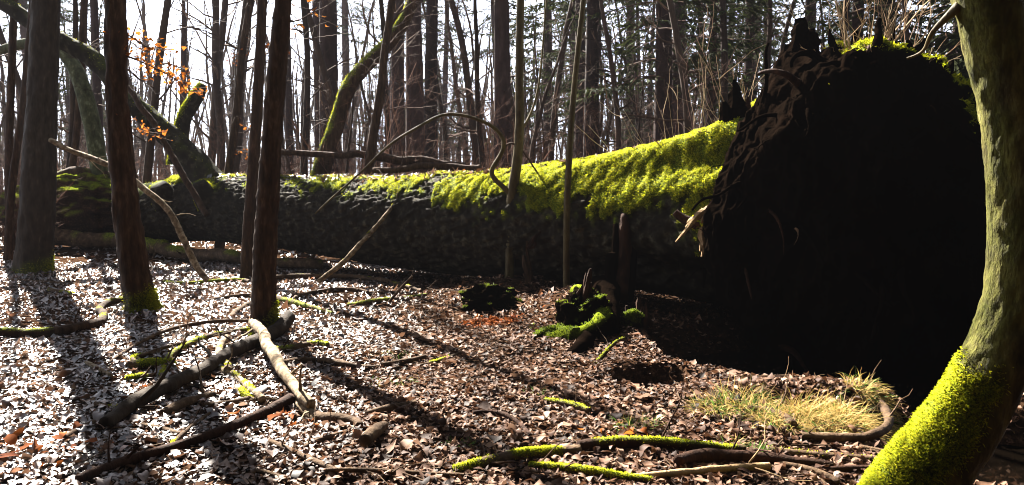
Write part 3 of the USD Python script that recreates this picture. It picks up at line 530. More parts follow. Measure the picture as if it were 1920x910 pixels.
# ------------------------------------------------------------------ fallen branches and sticks
def stick(label, pts, w, matn='stick_bark', name='fallen_branch', cat='branch', moss=0.0, mossn=0, lift=0.3, seed=None, amp=None, group=None, depth=None, lobed=0.25, sides=10, ends=None):
    seed = seed or len(names) * 7 + 3 + names.get(('/World', name), 0)
    w = np.full(len(pts), w, float) if np.ndim(w) == 0 else np.array(w, float)
    if np.ndim(w) and len(w) == len(pts) and len(set(w)) == 1: w = w * np.linspace(1.1, 0.75, len(pts))
    if depth is None: P = [G(*p) for p in pts]
    else: P = [at(p[0], p[1], d) for p, d in zip(pts, depth)]
    R = np.array([ww * p[1] / FPX / 2 for ww, p in zip(w, P)])
    if depth is None: P = [p + [0, 0, r * lift + 0.027] for p, r in zip(P, R)]
    t = thing(name, label, cat, P[0], group=group); a_ = float(np.mean(R)) * lobed if amp is None else amp
    m = tube(P, R, sides, max(0.02, float(np.mean(R)) * 0.7), a_, 22, 4, seed, wob=float(np.mean(R)) * 0.5); V, N, S = tube.last; msk = np.zeros(len(m[0]))
    r_ = np.random.default_rng(seed); w_ = sst(0.1, 0.6, N[:, 2] * 0.8 + 2.2 * moss - 1.2 + 0.9 * (fbm(V * 7, 2, seed) - 0.5)) * (moss > 0) * sst(0.40, 0.56, meshkit.fbm(np.c_[S * 4.0, 0 * S, 0 * S + seed], 2, seed) + 0.55 * (moss - 0.5)); msk[:len(V)] = w_ * 0.85
    part(t, 'stem', m, matn, moss=msk)
    L = []                                            # broken side twigs
    for _ in range(len(P) // 2 + 1):
        k = r_.integers(len(V)); grow(r_, L, V[k], N[k] + unit(P[-1] - P[0]) * 0.8 + [0, 0, 0.2], r_.uniform(0.10, 0.5), float(np.mean(R)) * r_.uniform(0.2, 0.4), 0, n=5)
    for p, r in L: part(t, 'twig', tubes([(p, r)], 5), matn)
    if moss and mossn:
        F = m[1][(m[1] < len(V)).all(1)]; p, n = on_mesh(V, F, N, w_ + 1e-6, mossn, r_)
        part(t, 'moss', blades(p, n, r_, 0.013, 0.006, 0.8, 0.1), 'moss_blades', kind='stuff', smooth=False)
    return t
stick('long mossy fallen log on the leaves behind the leaning tree at left', [(85, 467), (160, 468), (230, 472), (310, 482)], [28, 27, 26, 24], 'stick_bark', 'fallen_log', 'log', 0.6, 1500, 1.3)
stick('pale brown fallen log continuing right towards the ringed tree, green on top', [(305, 482), (370, 492), (450, 499), (530, 506), (605, 511)], [24, 22, 20, 18, 15], 'stick_bark', 'fallen_log', 'log', 0.5, 1200, 1.3)
stick('dark kinked branch running in from the left edge to the leaning tree foot', [(-30, 640), (40, 638), (100, 636), (145, 627), (190, 598), (236, 570)], [16, 17, 18, 16, 13, 9], 'dark_bark', moss=0.4, mossn=500, lift=1.2)
stick('thin dark stick lying level left of the leaning tree', [(22, 530), (80, 533), (160, 540), (238, 547)], 7)
stick('short mossy stick on the wet leaves at far left', [(92, 550), (115, 553), (142, 556)], 8, moss=0.8, mossn=300)
stick('green mossy stick between leaning and ringed trees', [(310, 533), (380, 535), (440, 531), (468, 534)], 8, moss=0.85, mossn=700)
stick('long weathered pole lying diagonally to the foot of the ringed tree', [(192, 816), (290, 766), (380, 716), (440, 680), (500, 645), (540, 618)], [24, 24, 22, 22, 22, 24], 'grey_bark', lift=1.3)
stick('pale lichen spotted branch crossing over the weathered pole', [(476, 628), (500, 668), (522, 715), (552, 757), (585, 786)], [17, 20, 20, 18, 16], 'pale_stick', lift=2.6)
stick('dark curved branch end below the pale lichen branch', [(596, 790), (620, 797), (645, 800), (668, 812)], [20, 24, 20, 12])
stick('pale broken branch piece joining the lichen branch to its dark end', [(560, 765), (585, 785), (602, 796)], [16, 20, 16], 'pale_stick')
stick('moss spotted bent stick curving down left of the weathered pole', [(300, 742), (308, 700), (330, 668), (372, 645), (420, 632), (468, 626)], [7, 9, 10, 10, 9, 8], moss=0.6, mossn=700)
stick('long thin dark twig arching over the bright leaves', [(205, 690), (250, 660), (300, 636), (360, 618), (410, 613), (470, 613)], [4, 5, 6, 6, 6, 6], lift=2)
stick('thin straight dark stick under the mossy bent one', [(262, 678), (330, 655), (390, 641), (455, 625)], 5, lift=1)
stick('thick mossy rotten log piece beside the bright patch', [(238, 697), (280, 691), (322, 686)], [17, 19, 15], moss=0.8, mossn=1200, name='rotten_log', cat='log')
stick('smaller mossy log piece lowest of the rotten pieces', [(240, 720), (268, 716), (294, 712)], [15, 15, 10], moss=0.75, mossn=700, name='rotten_log', cat='log')
stick('mossy angled twig above the rotten log pieces', [(262, 692), (268, 674), (306, 670)], 6, moss=0.8, mossn=250, lift=1.5)
stick('bright green mossy stub standing on wet leaves', [(232, 738), (233, 722), (230, 712)], [22, 20, 12], moss=1.0, mossn=700, depth=[6.55] * 3, name='mossy_stub', cat='stub')
stick('tiny bright mossy stub under the weathered pole', [(302, 800), (303, 792), (300, 784)], [14, 13, 6], moss=1.0, mossn=400, depth=[5.55] * 3, name='mossy_stub', cat='stub')
stick('bent pale stick end pointing up above the pole', [(430, 705), (420, 690), (413, 675), (418, 655), (428, 645)], [14, 13, 12, 11, 9], 'pale_stick', moss=0.2, mossn=200, lift=1)
stick('short pale stick stub left of the bent pale one', [(400, 684), (415, 697), (428, 706)], [10, 11, 10], 'pale_stick', moss=0.3, mossn=150)
stick('pale stick with mossy end below the weathered pole', [(438, 708), (462, 732), (480, 752), (492, 764)], [10, 11, 12, 13], 'pale_stick', moss=0.35, mossn=300, lift=1)
stick('short moss capped stick next to the pale one', [(445, 735), (458, 748), (470, 762)], [10, 12, 14], 'pale_stick', moss=0.6, mossn=350)
stick('dark flat stick across the bright leaves under the pole', [(378, 768), (420, 765), (470, 757)], [10, 12, 12])
stick('thick dark rotten branch shadowed beneath the pole', [(310, 788), (350, 768), (398, 750)], [14, 20, 12])
stick('long reddish brown branch along the bottom left', [(150, 915), (230, 885), (300, 864), (370, 843), (440, 815), (500, 790), (546, 768)], [14, 17, 18, 18, 17, 17, 18], 'rotten_wood', lift=1.4)
stick('leaning thin stick with dark end above the reddish branch', [(320, 852), (338, 832), (360, 812), (395, 785)], [8, 8, 7, 5], 'stick_bark', lift=1.5, moss=0.3, mossn=150)
stick('dark short stick right of the white glare stripe', [(264, 808), (300, 814), (338, 824)], [12, 12, 10])
stick('dark stub of branch near the glare at lower left', [(122, 832), (150, 816), (176, 801)], [8, 11, 12])
stick('low dark stick under the stub at lower left', [(122, 850), (160, 843), (202, 834)], 8)
stick('yellowish mossy twig on the bright leaves', [(172, 757), (200, 770), (240, 772)], 8, moss=0.5, mossn=200)
stick('short pale bark piece on the bright leaves', [(164, 688), (184, 699), (207, 713)], [7, 8, 9], 'pale_stick')
stick('thin purple brown stick along the lower middle left', [(508, 838), (550, 856), (590, 874), (630, 893)], [12, 11, 11, 8])
stick('dark twig joining the lower sticks near the bottom', [(470, 893), (510, 900), (540, 915)], 9)
stick('bent grey stick in the lower middle leaves', [(568, 852), (600, 836), (652, 820)], [7, 10, 9])
stick('stubby dark wood chunk standing in the leaves', [(686, 848), (703, 832), (722, 814)], [22, 24, 14], lift=0.9, name='wood_chunk', cat='wood chunk')
stick('dark flat branch piece in the middle leaves', [(688, 787), (730, 776), (778, 763)], [10, 16, 10])
stick('long thin branch along the bottom edge centre', [(610, 898), (700, 896), (790, 899), (885, 902)], [9, 9, 8, 6], lift=1)
stick('dark curved stick left of two in the middle leaves', [(598, 684), (640, 690), (680, 695), (712, 694)], [8, 12, 9, 7])
stick('dark curved stick right of two in the middle leaves', [(716, 692), (755, 687), (796, 676)], [7, 11, 7])
stick('yellow green thin stick in the middle leaves', [(790, 692), (830, 680), (865, 665)], 6, moss=0.5, mossn=150)
stick('mossy thick stick right of the ringed tree foot', [(520, 664), (548, 660), (580, 654), (612, 655)], [14, 13, 11, 8], moss=0.5, mossn=300)
stick('low brown stick pointing right from the ringed tree foot', [(530, 690), (560, 684), (590, 682)], [13, 12, 9])
stick('mossy forked stick right behind the ringed tree', [(516, 565), (555, 574), (590, 584), (625, 592)], [10, 10, 9, 6], moss=0.8, mossn=500)
stick('long level stick before the log at left centre', [(505, 531), (560, 528), (640, 527), (720, 535), (790, 552)], [9, 9, 8, 7, 5], moss=0.3, mossn=200, lift=1.4)
stick('mossy stick lying near the deep shadow of the log', [(652, 577), (700, 573), (745, 567), (800, 557)], [8, 10, 9, 6], moss=0.6, mossn=400)
stick('thin brown stick crossing behind the mossy one', [(685, 556), (730, 553), (772, 550)], 7)
stick('thin twig propped up at an angle near the shadow', [(720, 576), (748, 546), (774, 519)], [4, 5, 3], depth=[10.4, 10.4, 10.4])
stick('bent brown stick heap left of the propped twig', [(556, 566), (590, 556), (630, 551), (690, 556)], [8, 9, 8, 6], lift=1)
stick('curved grey stick between ringed tree and leaning tree', [(384, 572), (420, 565), (468, 560), (480, 565)], [6, 8, 8, 7])
stick('rough brown stick rising to the ringed tree', [(420, 610), (440, 593), (472, 574)], [9, 10, 8])
stick('pale thin stick leaning from the leaves onto the fallen trunk', [(598, 527), (640, 492), (700, 432), (752, 368)], [9, 9, 7, 5], 'pale_stick', depth=[12.0, 12.2, 12.5, 12.9], moss=0.3, mossn=150)
stick('long pale bent pole leaning across the left trees', [(95, 264), (150, 287), (205, 310), (262, 348), (312, 393), (347, 452), (386, 527)], [8, 8, 9, 10, 10, 10, 11], 'pale_stick', depth=[12.6, 12.5, 12.4, 12.3, 12.25, 12.2, 12.1], name='leaning_pole', cat='pole')
stick('dark straight pole leaning up over the far fork', [(390, 402), (362, 362), (330, 305), (292, 240), (262, 195), (236, 160)], [10, 10, 10, 10, 9, 8], 'dark_bark', depth=[15.6, 15.8, 16, 16.2, 16.4, 16.6], name='leaning_pole', cat='pole')
stick('bright mossy fallen log along the bottom, right of centre', [(850, 893), (900, 882), (960, 868), (1030, 861), (1090, 855)], [14, 20, 22, 21, 19], 'stick_bark', 'fallen_log', 'log', 0.6, 2200, 0.6)
stick('bare reddish log continuing right from the bright mossy one', [(1080, 854), (1150, 848), (1240, 849), (1330, 853), (1400, 856)], [20, 20, 19, 18, 14], 'rotten_wood', 'fallen_log', 'log', 0.45, 900, 0.7)
stick('thin mossy branch lowest on the bottom edge', [(992, 884), (1030, 890), (1080, 897), (1140, 906), (1220, 916)], [6, 11, 13, 13, 11], moss=0.65, mossn=1500, lift=0.8)
stick('pale split branch beside the lowest mossy branch', [(1185, 908), (1270, 902), (1350, 896), (1442, 889)], [10, 12, 13, 12], 'bare_wood', lift=1)
stick('crumbling red brown rotten log at lower right', [(1270, 884), (1330, 874), (1400, 873), (1470, 878), (1560, 884)], [18, 24, 20, 18, 14], 'rotten_wood', 'rotten_log', 'log', lift=0.8)
stick('brown branch lying across to the foot of the bent tree', [(1440, 853), (1500, 862), (1560, 866), (1660, 874)], [12, 15, 14, 13], 'stick_bark', moss=0.2, mossn=200)
stick('dark sagging branch under the brown ones at lower right', [(1420, 872), (1480, 885), (1540, 902), (1570, 918)], [9, 12, 12, 10])
stick('low red brown branch right beside the mossy foot', [(1540, 893), (1590, 890), (1650, 888)], [10, 12, 10], 'rotten_wood')
stick('smooth brown root like branch below the grassy bank', [(1508, 830), (1550, 836), (1600, 838), (1645, 826), (1672, 842)], [12, 16, 15, 16, 12], 'stick_bark', lift=1.2)
stick('short dark stick next to the root like branch', [(1610, 850), (1640, 855), (1675, 860)], 10)
stick('dark straight piece of wood lying down the bank', [(1402, 762), (1440, 786), (1488, 816)], [14, 18, 17], lift=0.9)
stick('curved red brown twig in the leaves at lower centre', [(888, 786), (930, 786), (968, 800), (996, 826)], [7, 8, 7, 5], 'rotten_wood', lift=1)
stick('mossy stick by two dark holes in the leaves', [(1020, 762), (1058, 768), (1104, 782)], [8, 11, 10], moss=0.45, mossn=250)
stick('white curled twig standing in the leaves', [(726, 778), (733, 792), (733, 810)], [2.5, 2.5, 2], 'pale_stick', depth=[5.55, 5.5, 5.45])
stick('mossy dark log in the background heap at left, upper', [(80, 332), (150, 330), (250, 338)], [22, 24, 20], 'dark_bark', 'fallen_log', 'log', 0.35, 400, depth=[20, 20, 20])
stick('dark fallen trunk lying level beyond the moss covered oak', [(520, 283), (620, 288), (720, 296), (870, 318)], [8, 10, 15, 20], 'dark_bark', 'fallen_log', 'log', depth=[17.5, 17.4, 17.3, 17.2])
stick('second dark trunk lying low behind the oak at centre', [(700, 322), (800, 314), (900, 316)], [8, 12, 14], 'dark_bark', 'fallen_log', 'log', depth=[15.6, 15.5, 15.4])

# ------------------------------------------------------------------ stumps
def mound(parent, name, c, ax, matn, seed, moss=0.0, mossn=0, rough=0.3, sub=4):
    D, F = icosphere(sub); V = np.array(c) + D * np.array(ax) * (1 + rough * 2 * (fbm(D * 2.2 + seed, 3, seed) - 0.5) + rough * 0.6 * (1 - np.abs(2 * fbm(D * 6 + seed, 2, seed + 1) - 1) - 0.6))[:, None]; N = vnormals(V, F)
    w = sst(0.1, 0.6, N[:, 2] - N[:, 0] * 0.3 + moss * 1.6 - 1 + 0.9 * (fbm(V * 7, 2, seed) - 0.5)) * (moss > 0)
    p_ = part(parent, name, (V, F), matn, moss=w * 0.9)
    if mossn:
        r_ = np.random.default_rng(seed); p, n = on_mesh(V, F, N, w + 1e-6, mossn, r_); part(parent, 'moss', blades(p, n, r_, 0.03, 0.009, 0.7, 0.2), 'shaded_moss', kind='stuff', smooth=False)
st = thing('stump', 'mossy old stump with spreading roots and dark splinters', 'stump', G(1095, 580))
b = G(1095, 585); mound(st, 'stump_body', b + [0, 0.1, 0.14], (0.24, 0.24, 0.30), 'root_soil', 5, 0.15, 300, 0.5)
spike(st, 'splinter', b + [0.0, 0.05, 0.28], at(1097, 502, b[1] + 0.05), 0.05, 'rotten_wood', 3)
spike(st, 'splinter', b + [0.06, 0.05, 0.28], at(1110, 530, b[1] + 0.05), 0.05, 'rotten_wood', 4)
def groundroot(parent, pts, w, seed, moss, matn='root_soil', mossn=700, lift=0.5):
    P = [G(*p) for p in pts]; R = np.array([ww * p[1] / FPX / 2 for ww, p in zip(w, P)]); P = [p + [0, 0, r * lift] for p, r in zip(P, R)]
    limb3(parent, 'root', np.array(P), R, matn, 14, 0.02, moss, seed, 0.03, mossn=mossn, bladelen=0.03, wob=0.02, bw=0.008, mossmat='shaded_moss')
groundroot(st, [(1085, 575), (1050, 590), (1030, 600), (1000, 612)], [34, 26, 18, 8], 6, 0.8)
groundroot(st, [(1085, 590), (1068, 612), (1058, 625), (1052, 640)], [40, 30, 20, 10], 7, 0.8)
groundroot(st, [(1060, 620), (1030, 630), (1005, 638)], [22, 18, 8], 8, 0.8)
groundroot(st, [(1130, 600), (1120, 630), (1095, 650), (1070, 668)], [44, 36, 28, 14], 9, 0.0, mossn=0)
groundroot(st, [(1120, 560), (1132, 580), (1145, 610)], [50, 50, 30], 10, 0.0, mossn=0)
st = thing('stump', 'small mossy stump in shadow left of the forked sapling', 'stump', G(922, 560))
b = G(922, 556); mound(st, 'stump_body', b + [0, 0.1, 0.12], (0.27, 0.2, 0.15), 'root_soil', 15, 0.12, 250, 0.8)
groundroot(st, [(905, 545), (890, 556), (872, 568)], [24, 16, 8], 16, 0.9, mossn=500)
st = thing('stump', 'broken red brown stump with green moss at its foot above the wet hollow', 'stump', G(1188, 690))
b = G(1190, 690); spike(st, 'splinter', b + [0.02, 0, -0.05], b + [0.05, 0.08, 0.30], 0.085, 'rotten_wood', 21); spike(st, 'splinter', b + [-0.06, 0, -0.05], b + [-0.07, 0.05, 0.22], 0.06, 'rotten_wood', 22); spike(st, 'splinter', b + [0.1, 0.02, -0.05], b + [0.12, 0.05, 0.26], 0.05, 'rotten_wood', 23)
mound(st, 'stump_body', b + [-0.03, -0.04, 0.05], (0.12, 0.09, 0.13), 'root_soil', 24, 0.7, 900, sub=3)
stick('mossy pale forked twig leaning left of the broken stump', [(1112, 690), (1130, 670), (1148, 650), (1170, 636)], [9, 8, 5, 4], moss=0.5, mossn=250, depth=[7.0, 7.05, 7.1, 7.2])
st = thing('stump', 'thin dark snapped stem with pale broken top beneath the log', 'stump', G(993, 550))
b = G(993, 548); spike(st, 'stem', b - [0, 0, 0.1], at(990, 452, b[1]), 0.06, 'dark_bark', 31)
spike(st, 'branch', at(990, 466, b[1]), at(1015, 430, b[1]), 0.04, 'rotten_wood', 33, 4)

hp = thing('hummock', 'dark mossy heap of earth and wood in the left background', 'hummock', at(170, 400, 19.6))
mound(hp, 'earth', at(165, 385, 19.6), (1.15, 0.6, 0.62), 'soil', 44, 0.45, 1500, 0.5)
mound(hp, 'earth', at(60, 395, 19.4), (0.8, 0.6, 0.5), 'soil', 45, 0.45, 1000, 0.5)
# ------------------------------------------------------------------ grass, stalks, orange bits
def tussock(label, px, py, n, r, length, green, seed, lean=(0, 0, 0)):
    b = G(px, py); r_ = np.random.default_rng(seed); t = thing('grass_tussock', label, 'grass tussock', b)
    for nm, mt, cnt in (('dry_blades', 'dry_grass', int(n * (1 - green))), ('green_blades', 'green_grass', int(n * green))):
        if cnt < 5: continue
        a, q = r_.uniform(0, 6.28, cnt), r * np.sqrt(r_.uniform(0, 1, cnt)); P0 = np.stack([b[0] + q * np.cos(a), b[1] + 0.6 * q * np.sin(a), 0 * a], 1); P0[:, 2] = gz(P0[:, 0], P0[:, 1])
        d = unit(np.stack([np.cos(a) * 0.6, np.sin(a) * 0.6, 0 * a + 1], 1) + r_.normal(0, 0.45, (cnt, 3)) + lean); L = length * 0.75 * r_.uniform(0.5, 1.25, (cnt, 1)); side = unit(np.cross(d, r_.normal(0, 1, (cnt, 3)))); ring = [P0]; D = d
        for _ in range(4): D = unit(D - [0, 0, 0.33] + r_.normal(0, 0.08, (cnt, 3))); ring.append(ring[-1] + D * L / 4)
        ring = np.stack(ring, 1); w = 0.0020 * np.array([1, 1, 0.85, 0.6, 0.1])[None, :, None]
        V = np.stack([ring - side[:, None] * w, ring + side[:, None] * w], 2).reshape(-1, 3); k = np.arange(cnt)[:, None] * 10
        part(t, nm, (V, np.vstack([k + [2 * i, 2 * i + 1, 2 * i + 3] for i in range(4)] + [k + [2 * i, 2 * i + 3, 2 * i + 2] for i in range(4)])), mt, kind='stuff', smooth=False)
    return t
tussock('dull tussock at the left end of the grassy bank', 1345, 772, 500, 0.16, 0.2, 0.3, 1)
tussock('brown and green tussock on the left of the bank', 1385, 758, 700, 0.18, 0.24, 0.35, 2)
tussock('greenish tussock on the bank behind the dark wood', 1425, 752, 600, 0.16, 0.22, 0.4, 3)
tussock('golden tussock at the top of the bank', 1475, 762, 900, 0.18, 0.24, 0.2, 4, (0.3, -0.2, 0))
tussock('golden combed down tussock mid bank', 1530, 785, 900, 0.2, 0.3, 0.12, 5, (0.6, -0.4, -0.1))
tussock('straw coloured tussock behind the pale chip', 1590, 795, 900, 0.18, 0.26, 0.12, 6, (0.3, -0.2, 0))
tussock('bright straw tussock at the right end of the bank', 1635, 806, 900, 0.2, 0.2, 0.2, 7, (0.6, -0.3, -0.2))
tussock('small dry tussock low on the bank front', 1560, 812, 400, 0.16, 0.2, 0.2, 8, (0.5, -0.3, 0))
tussock('soft green tussock in front of the wet hollow', 1196, 805, 500, 0.13, 0.15, 0.6, 9)
tussock('faint yellow green tuft in the leaves left of the hollow', 1010, 742, 200, 0.11, 0.1, 0.6, 10)
tussock('fresh green tuft beside the bare reddish log', 1415, 853, 160, 0.05, 0.15, 1.0, 11)
tussock('thin brown tuft behind the fresh green one', 1375, 838, 140, 0.08, 0.12, 0.5, 12)
tussock('faint green tuft low in the middle leaves', 860, 835, 120, 0.1, 0.08, 0.8, 13)
tussock('faint green tuft in the middle of the clearing', 740, 718, 200, 0.2, 0.08, 0.8, 14)
tussock('faint green tuft near the dark curved sticks', 745, 668, 120, 0.15, 0.08, 0.8, 15)
tussock('green blades on the bank of the pool at the bottom right corner', 1890, 905, 300, 0.15, 0.14, 0.7, 16)
def stalks(label, lines, depth, w, seed=0):
    t = thing('dry_stalk', label, 'stalk', at(*lines[0][0], depth))
    for l in lines: part(t, 'stem', tubes([(spline(np.array([at(*p, depth) for p in l]), 0.03)[0], np.linspace(w, w * 0.5, len(spline(np.array([at(*p, depth) for p in l]), 0.03)[0])))], 5), 'pale_twig')
stalks('two upright pale stalks on top of the bank', [[(1464, 728), (1472, 705), (1478, 684), (1478, 668)], [(1489, 730), (1487, 710), (1486, 695)]], 5.75, 0.0022)
stalks('forked pale stalk leaning right over the pool', [[(1505, 740), (1520, 718), (1532, 706), (1546, 702)], [(1517, 754), (1535, 735), (1550, 722)], [(1530, 707), (1527, 699)]], 5.7, 0.0025)
stalks('tall forked stalk beside the pale chip', [[(1580, 762), (1585, 738), (1590, 710)], [(1584, 745), (1588, 725), (1591, 712)]], 5.5, 0.0025)
stalks('bent stalk at the right end of the bank', [[(1622, 775), (1640, 765), (1652, 752)], [(1645, 762), (1647, 775)]], 5.45, 0.0022)
ch = thing('wood_chip', 'white pointed chip of wood upright in the bank grass', 'wood chip', at(1575, 782, 5.5)); spike(ch, 'chip', at(1576, 786, 5.5), at(1571, 742, 5.5), 0.036, 'birch_chip', 5, 3)
def pile(label, px, py, n, r, size, matn, seed, name='leaf_pile'):
    r_ = np.random.default_rng(seed); b = G(px, py); x, y = b[0] + r_.normal(0, r, n), b[1] + r_.normal(0, r * 0.7, n)
    o = thing(name, label, 'leaves', b, kind='stuff'); part(o, 'leaf_litter', flat(leaves(np.stack([x, y, gz(x, y) + 0.03 + r_.uniform(0, 0.03, n)], 1), size, r_, 0.6)), matn, kind='stuff')
pile('orange brown crumbled wood and leaves left of the mossy stump', 925, 612, 260, 0.16, 0.04, 'rust_leaf', 41)
pile('orange leaves by the bare reddish log', 1175, 832, 10, 0.14, 0.07, 'copper_leaf', 42)
pile('rusty leaves in the lower left corner', 60, 850, 26, 0.3, 0.075, 'rust_leaf', 43)
pile('few orange leaves below the dark flat stick', 500, 800, 12, 0.25, 0.07, 'rust_leaf', 44)

# ------------------------------------------------------------------ the woods behind: prototypes in their own space, then copies
def leafless(seed, H, r, first, n, reach, kids=(5, 4), sides=10, wander=0.05, curve=0.0, lift=0.04):
    r_ = np.random.default_rng(seed); P, D = [np.zeros(3)], np.array([curve, 0, 1.0])
    for _ in range(12): D = unit(D + r_.normal(0, wander, 3) * [1, 1, 0] - [curve * 0.12, 0, 0]); P.append(P[-1] + D * H / 12)
    P = np.array(P); R = r * np.array([1.3, 1.0, .95, .9, .84, .78, .7, .62, .53, .43, .33, .22, .1]); P[0, 2] = -0.4
    tr = tube(P, R, sides, 0.35, r * 0.08, 6, 4, seed); L = []
    for k in range(n):
        f = first + (0.98 - first) * (k + r_.uniform(0, 1)) / n; q = f * 12; i = min(int(q), 11); p = P[i] * (1 - q + i) + P[i + 1] * (q - i); az = r_.uniform(0, 6.28); up = r_.uniform(0.1, 0.9)
        l_ = reach * H * (1.15 - f) * r_.uniform(0.5, 1.2); grow(r_, L, p, [math.cos(az), math.sin(az), up], l_, max(0.45 * R[i], 0.010) * r_.uniform(0.5, 1), 2, n=6, wander=0.16, lift=lift, kids=kids)
    return tr, tubes(L, 3)
def spruce(seed, H, r, live, reach=0.16, dead=40):
    r_ = np.random.default_rng(seed); P = np.array([[0, 0, -0.4], [0.03, 0, H * .25], [-.03, .03, H * .5], [0, 0, H * .8], [0, 0, H]])
    tr = tube(P, r * np.array([1.35, .95, .75, .35, .04]), 14, 0.3, r * 0.07, 7, 3, seed); L, NP, ND = [], [], []
    for _ in range(dead):
        z = r_.uniform(0.06, live + 0.1) * H; az = r_.uniform(0, 6.28); grow(r_, L, [math.cos(az) * r * .6, math.sin(az) * r * .6, z], [math.cos(az), math.sin(az), r_.uniform(-0.35, 0.25)], r_.uniform(0.5, 2.2), 0.013, 1, n=6, wander=0.12, lift=-0.03, kids=(6,))
    for z in np.arange(live * H, H * 0.98, 0.42):
        for _ in range(4):
            az = r_.uniform(0, 6.28); l_ = max(0.35, reach * (H - z) * r_.uniform(0.7, 1.1) + 0.3); d0 = np.array([math.cos(az), math.sin(az), 0.05]); p, D, Q = np.array([0, 0, z]), d0, []
            for k in range(6): Q.append(p); D = unit(D + [0, 0, -0.10 if k < 3 else 0.10] + r_.normal(0, 0.05, 3)); p = p + D * l_ / 5
            Q = np.array(Q); L.append((Q, np.linspace(0.022, 0.004, 6))); m = int((34 if live > 0.1 else 60) * l_); k = r_.integers(1, 5, m); f = r_.uniform(0, 1, (m, 1)); q = Q[k] * (1 - f) + Q[np.minimum(k + 1, 5)] * f
            sd_ = unit(np.cross(D, [0, 0, 1])) * r_.choice([-1, 1], (m, 1)); o = sd_ * r_.uniform(0, 0.35, (m, 1)) * l_ * 0.5; NP.append(q + o + [0, 0, -0.05] - np.abs(o) * [0, 0, 0.25]); ND.append(unit(sd_ * 0.8 + D * 0.7 + r_.normal(0, 0.25, (m, 3)) - [0, 0, 0.35]))
    NP, ND = np.vstack(NP), np.vstack(ND)
    return tr, tubes(L, 3), blades(NP, ND, r_, 0.26, 0.032, 0.12, 0.15)[:2]
def shrub(seed, H, n, r):
    r_ = np.random.default_rng(seed); L = []
    for _ in range(n):
        az = r_.uniform(0, 6.28); grow(r_, L, [r_.normal(0, 0.15), r_.normal(0, 0.15), -0.1], [math.cos(az) * 0.35, math.sin(az) * 0.35, 1], H * r_.uniform(0.5, 1.1), r, 2, n=7, wander=0.13, lift=0.02, kids=(9, 6), ratio=(0.25, 0.5))
    return tubes(L, 3)
SPEC = {}
SPEC['young', 0] = ('young_spruce', 'conifer_bark', spruce(360, 9, 0.09, 0.03, 0.24, dead=6), 0.09)  # prototype of the conifers added to cut sky light and reflections
for k in range(4): SPEC['highspruce', k] = ('spruce_tree', 'conifer_bark', spruce(320 + k, [24, 25, 23, 26][k], [0.22, 0.24, 0.19, 0.25][k], [0.68, 0.72, 0.66, 0.7][k], 0.2, dead=[40, 46, 40, 50][k]), [0.22, 0.24, 0.19, 0.25][k])
PR = np.random.default_rng(301)
for k in range(4): SPEC['spruce', k] = ('spruce_tree', 'conifer_bark', spruce(310 + k, [21, 23, 19, 24][k], [0.22, 0.24, 0.19, 0.25][k], [0.28, 0.36, 0.20, 0.42][k], dead=[44, 50, 40, 55][k]), [0.22, 0.24, 0.19, 0.25][k])
for k in range(6): SPEC['bare', k] = ('bare_tree', 'pole_bark', leafless(330 + k, [13, 15, 11, 16, 12, 14][k], [0.10, 0.13, 0.08, 0.16, 0.10, 0.12][k], [0.16, 0.28, 0.12, 0.3, 0.2, 0.22][k], [20, 22, 20, 24, 22, 22][k], 0.2, curve=[0, 0.08, 0.12, 0, 0.2, 0.05][k]), [0.10, 0.13, 0.08, 0.16, 0.10, 0.12][k])
for k in range(3): SPEC['shrub', k] = ('bush', 'red_twig', shrub(350 + k, [3.4, 4.4, 2.4][k], [12, 11, 14][k], [0.016, 0.018, 0.013][k]), 1.0)
FIRST = {}
def plant(kind, k, loc, rot, scale, label, cat, group=None):
    nm, mt, ms, r0 = SPEC[kind, k]
    if (kind, k) not in FIRST:
        t = thing(nm, label, cat, (0, 0, 0), group); FIRST[kind, k] = t
        if kind == 'shrub': part(t, 'twigs', ms, mt, kind='stuff')
        else:
            part(t, 'trunk', ms[0], mt); part(t, 'branches', ms[1], 'twig', kind='stuff')
            if 'spruce' in kind or kind == 'young': part(t, 'needles', ms[2], 'needles', kind='stuff', smooth=False)
        move(t, loc, rot, scale); return t
    return copy_of(FIRST[kind, k], nm, loc, rot, scale, label, cat, group)
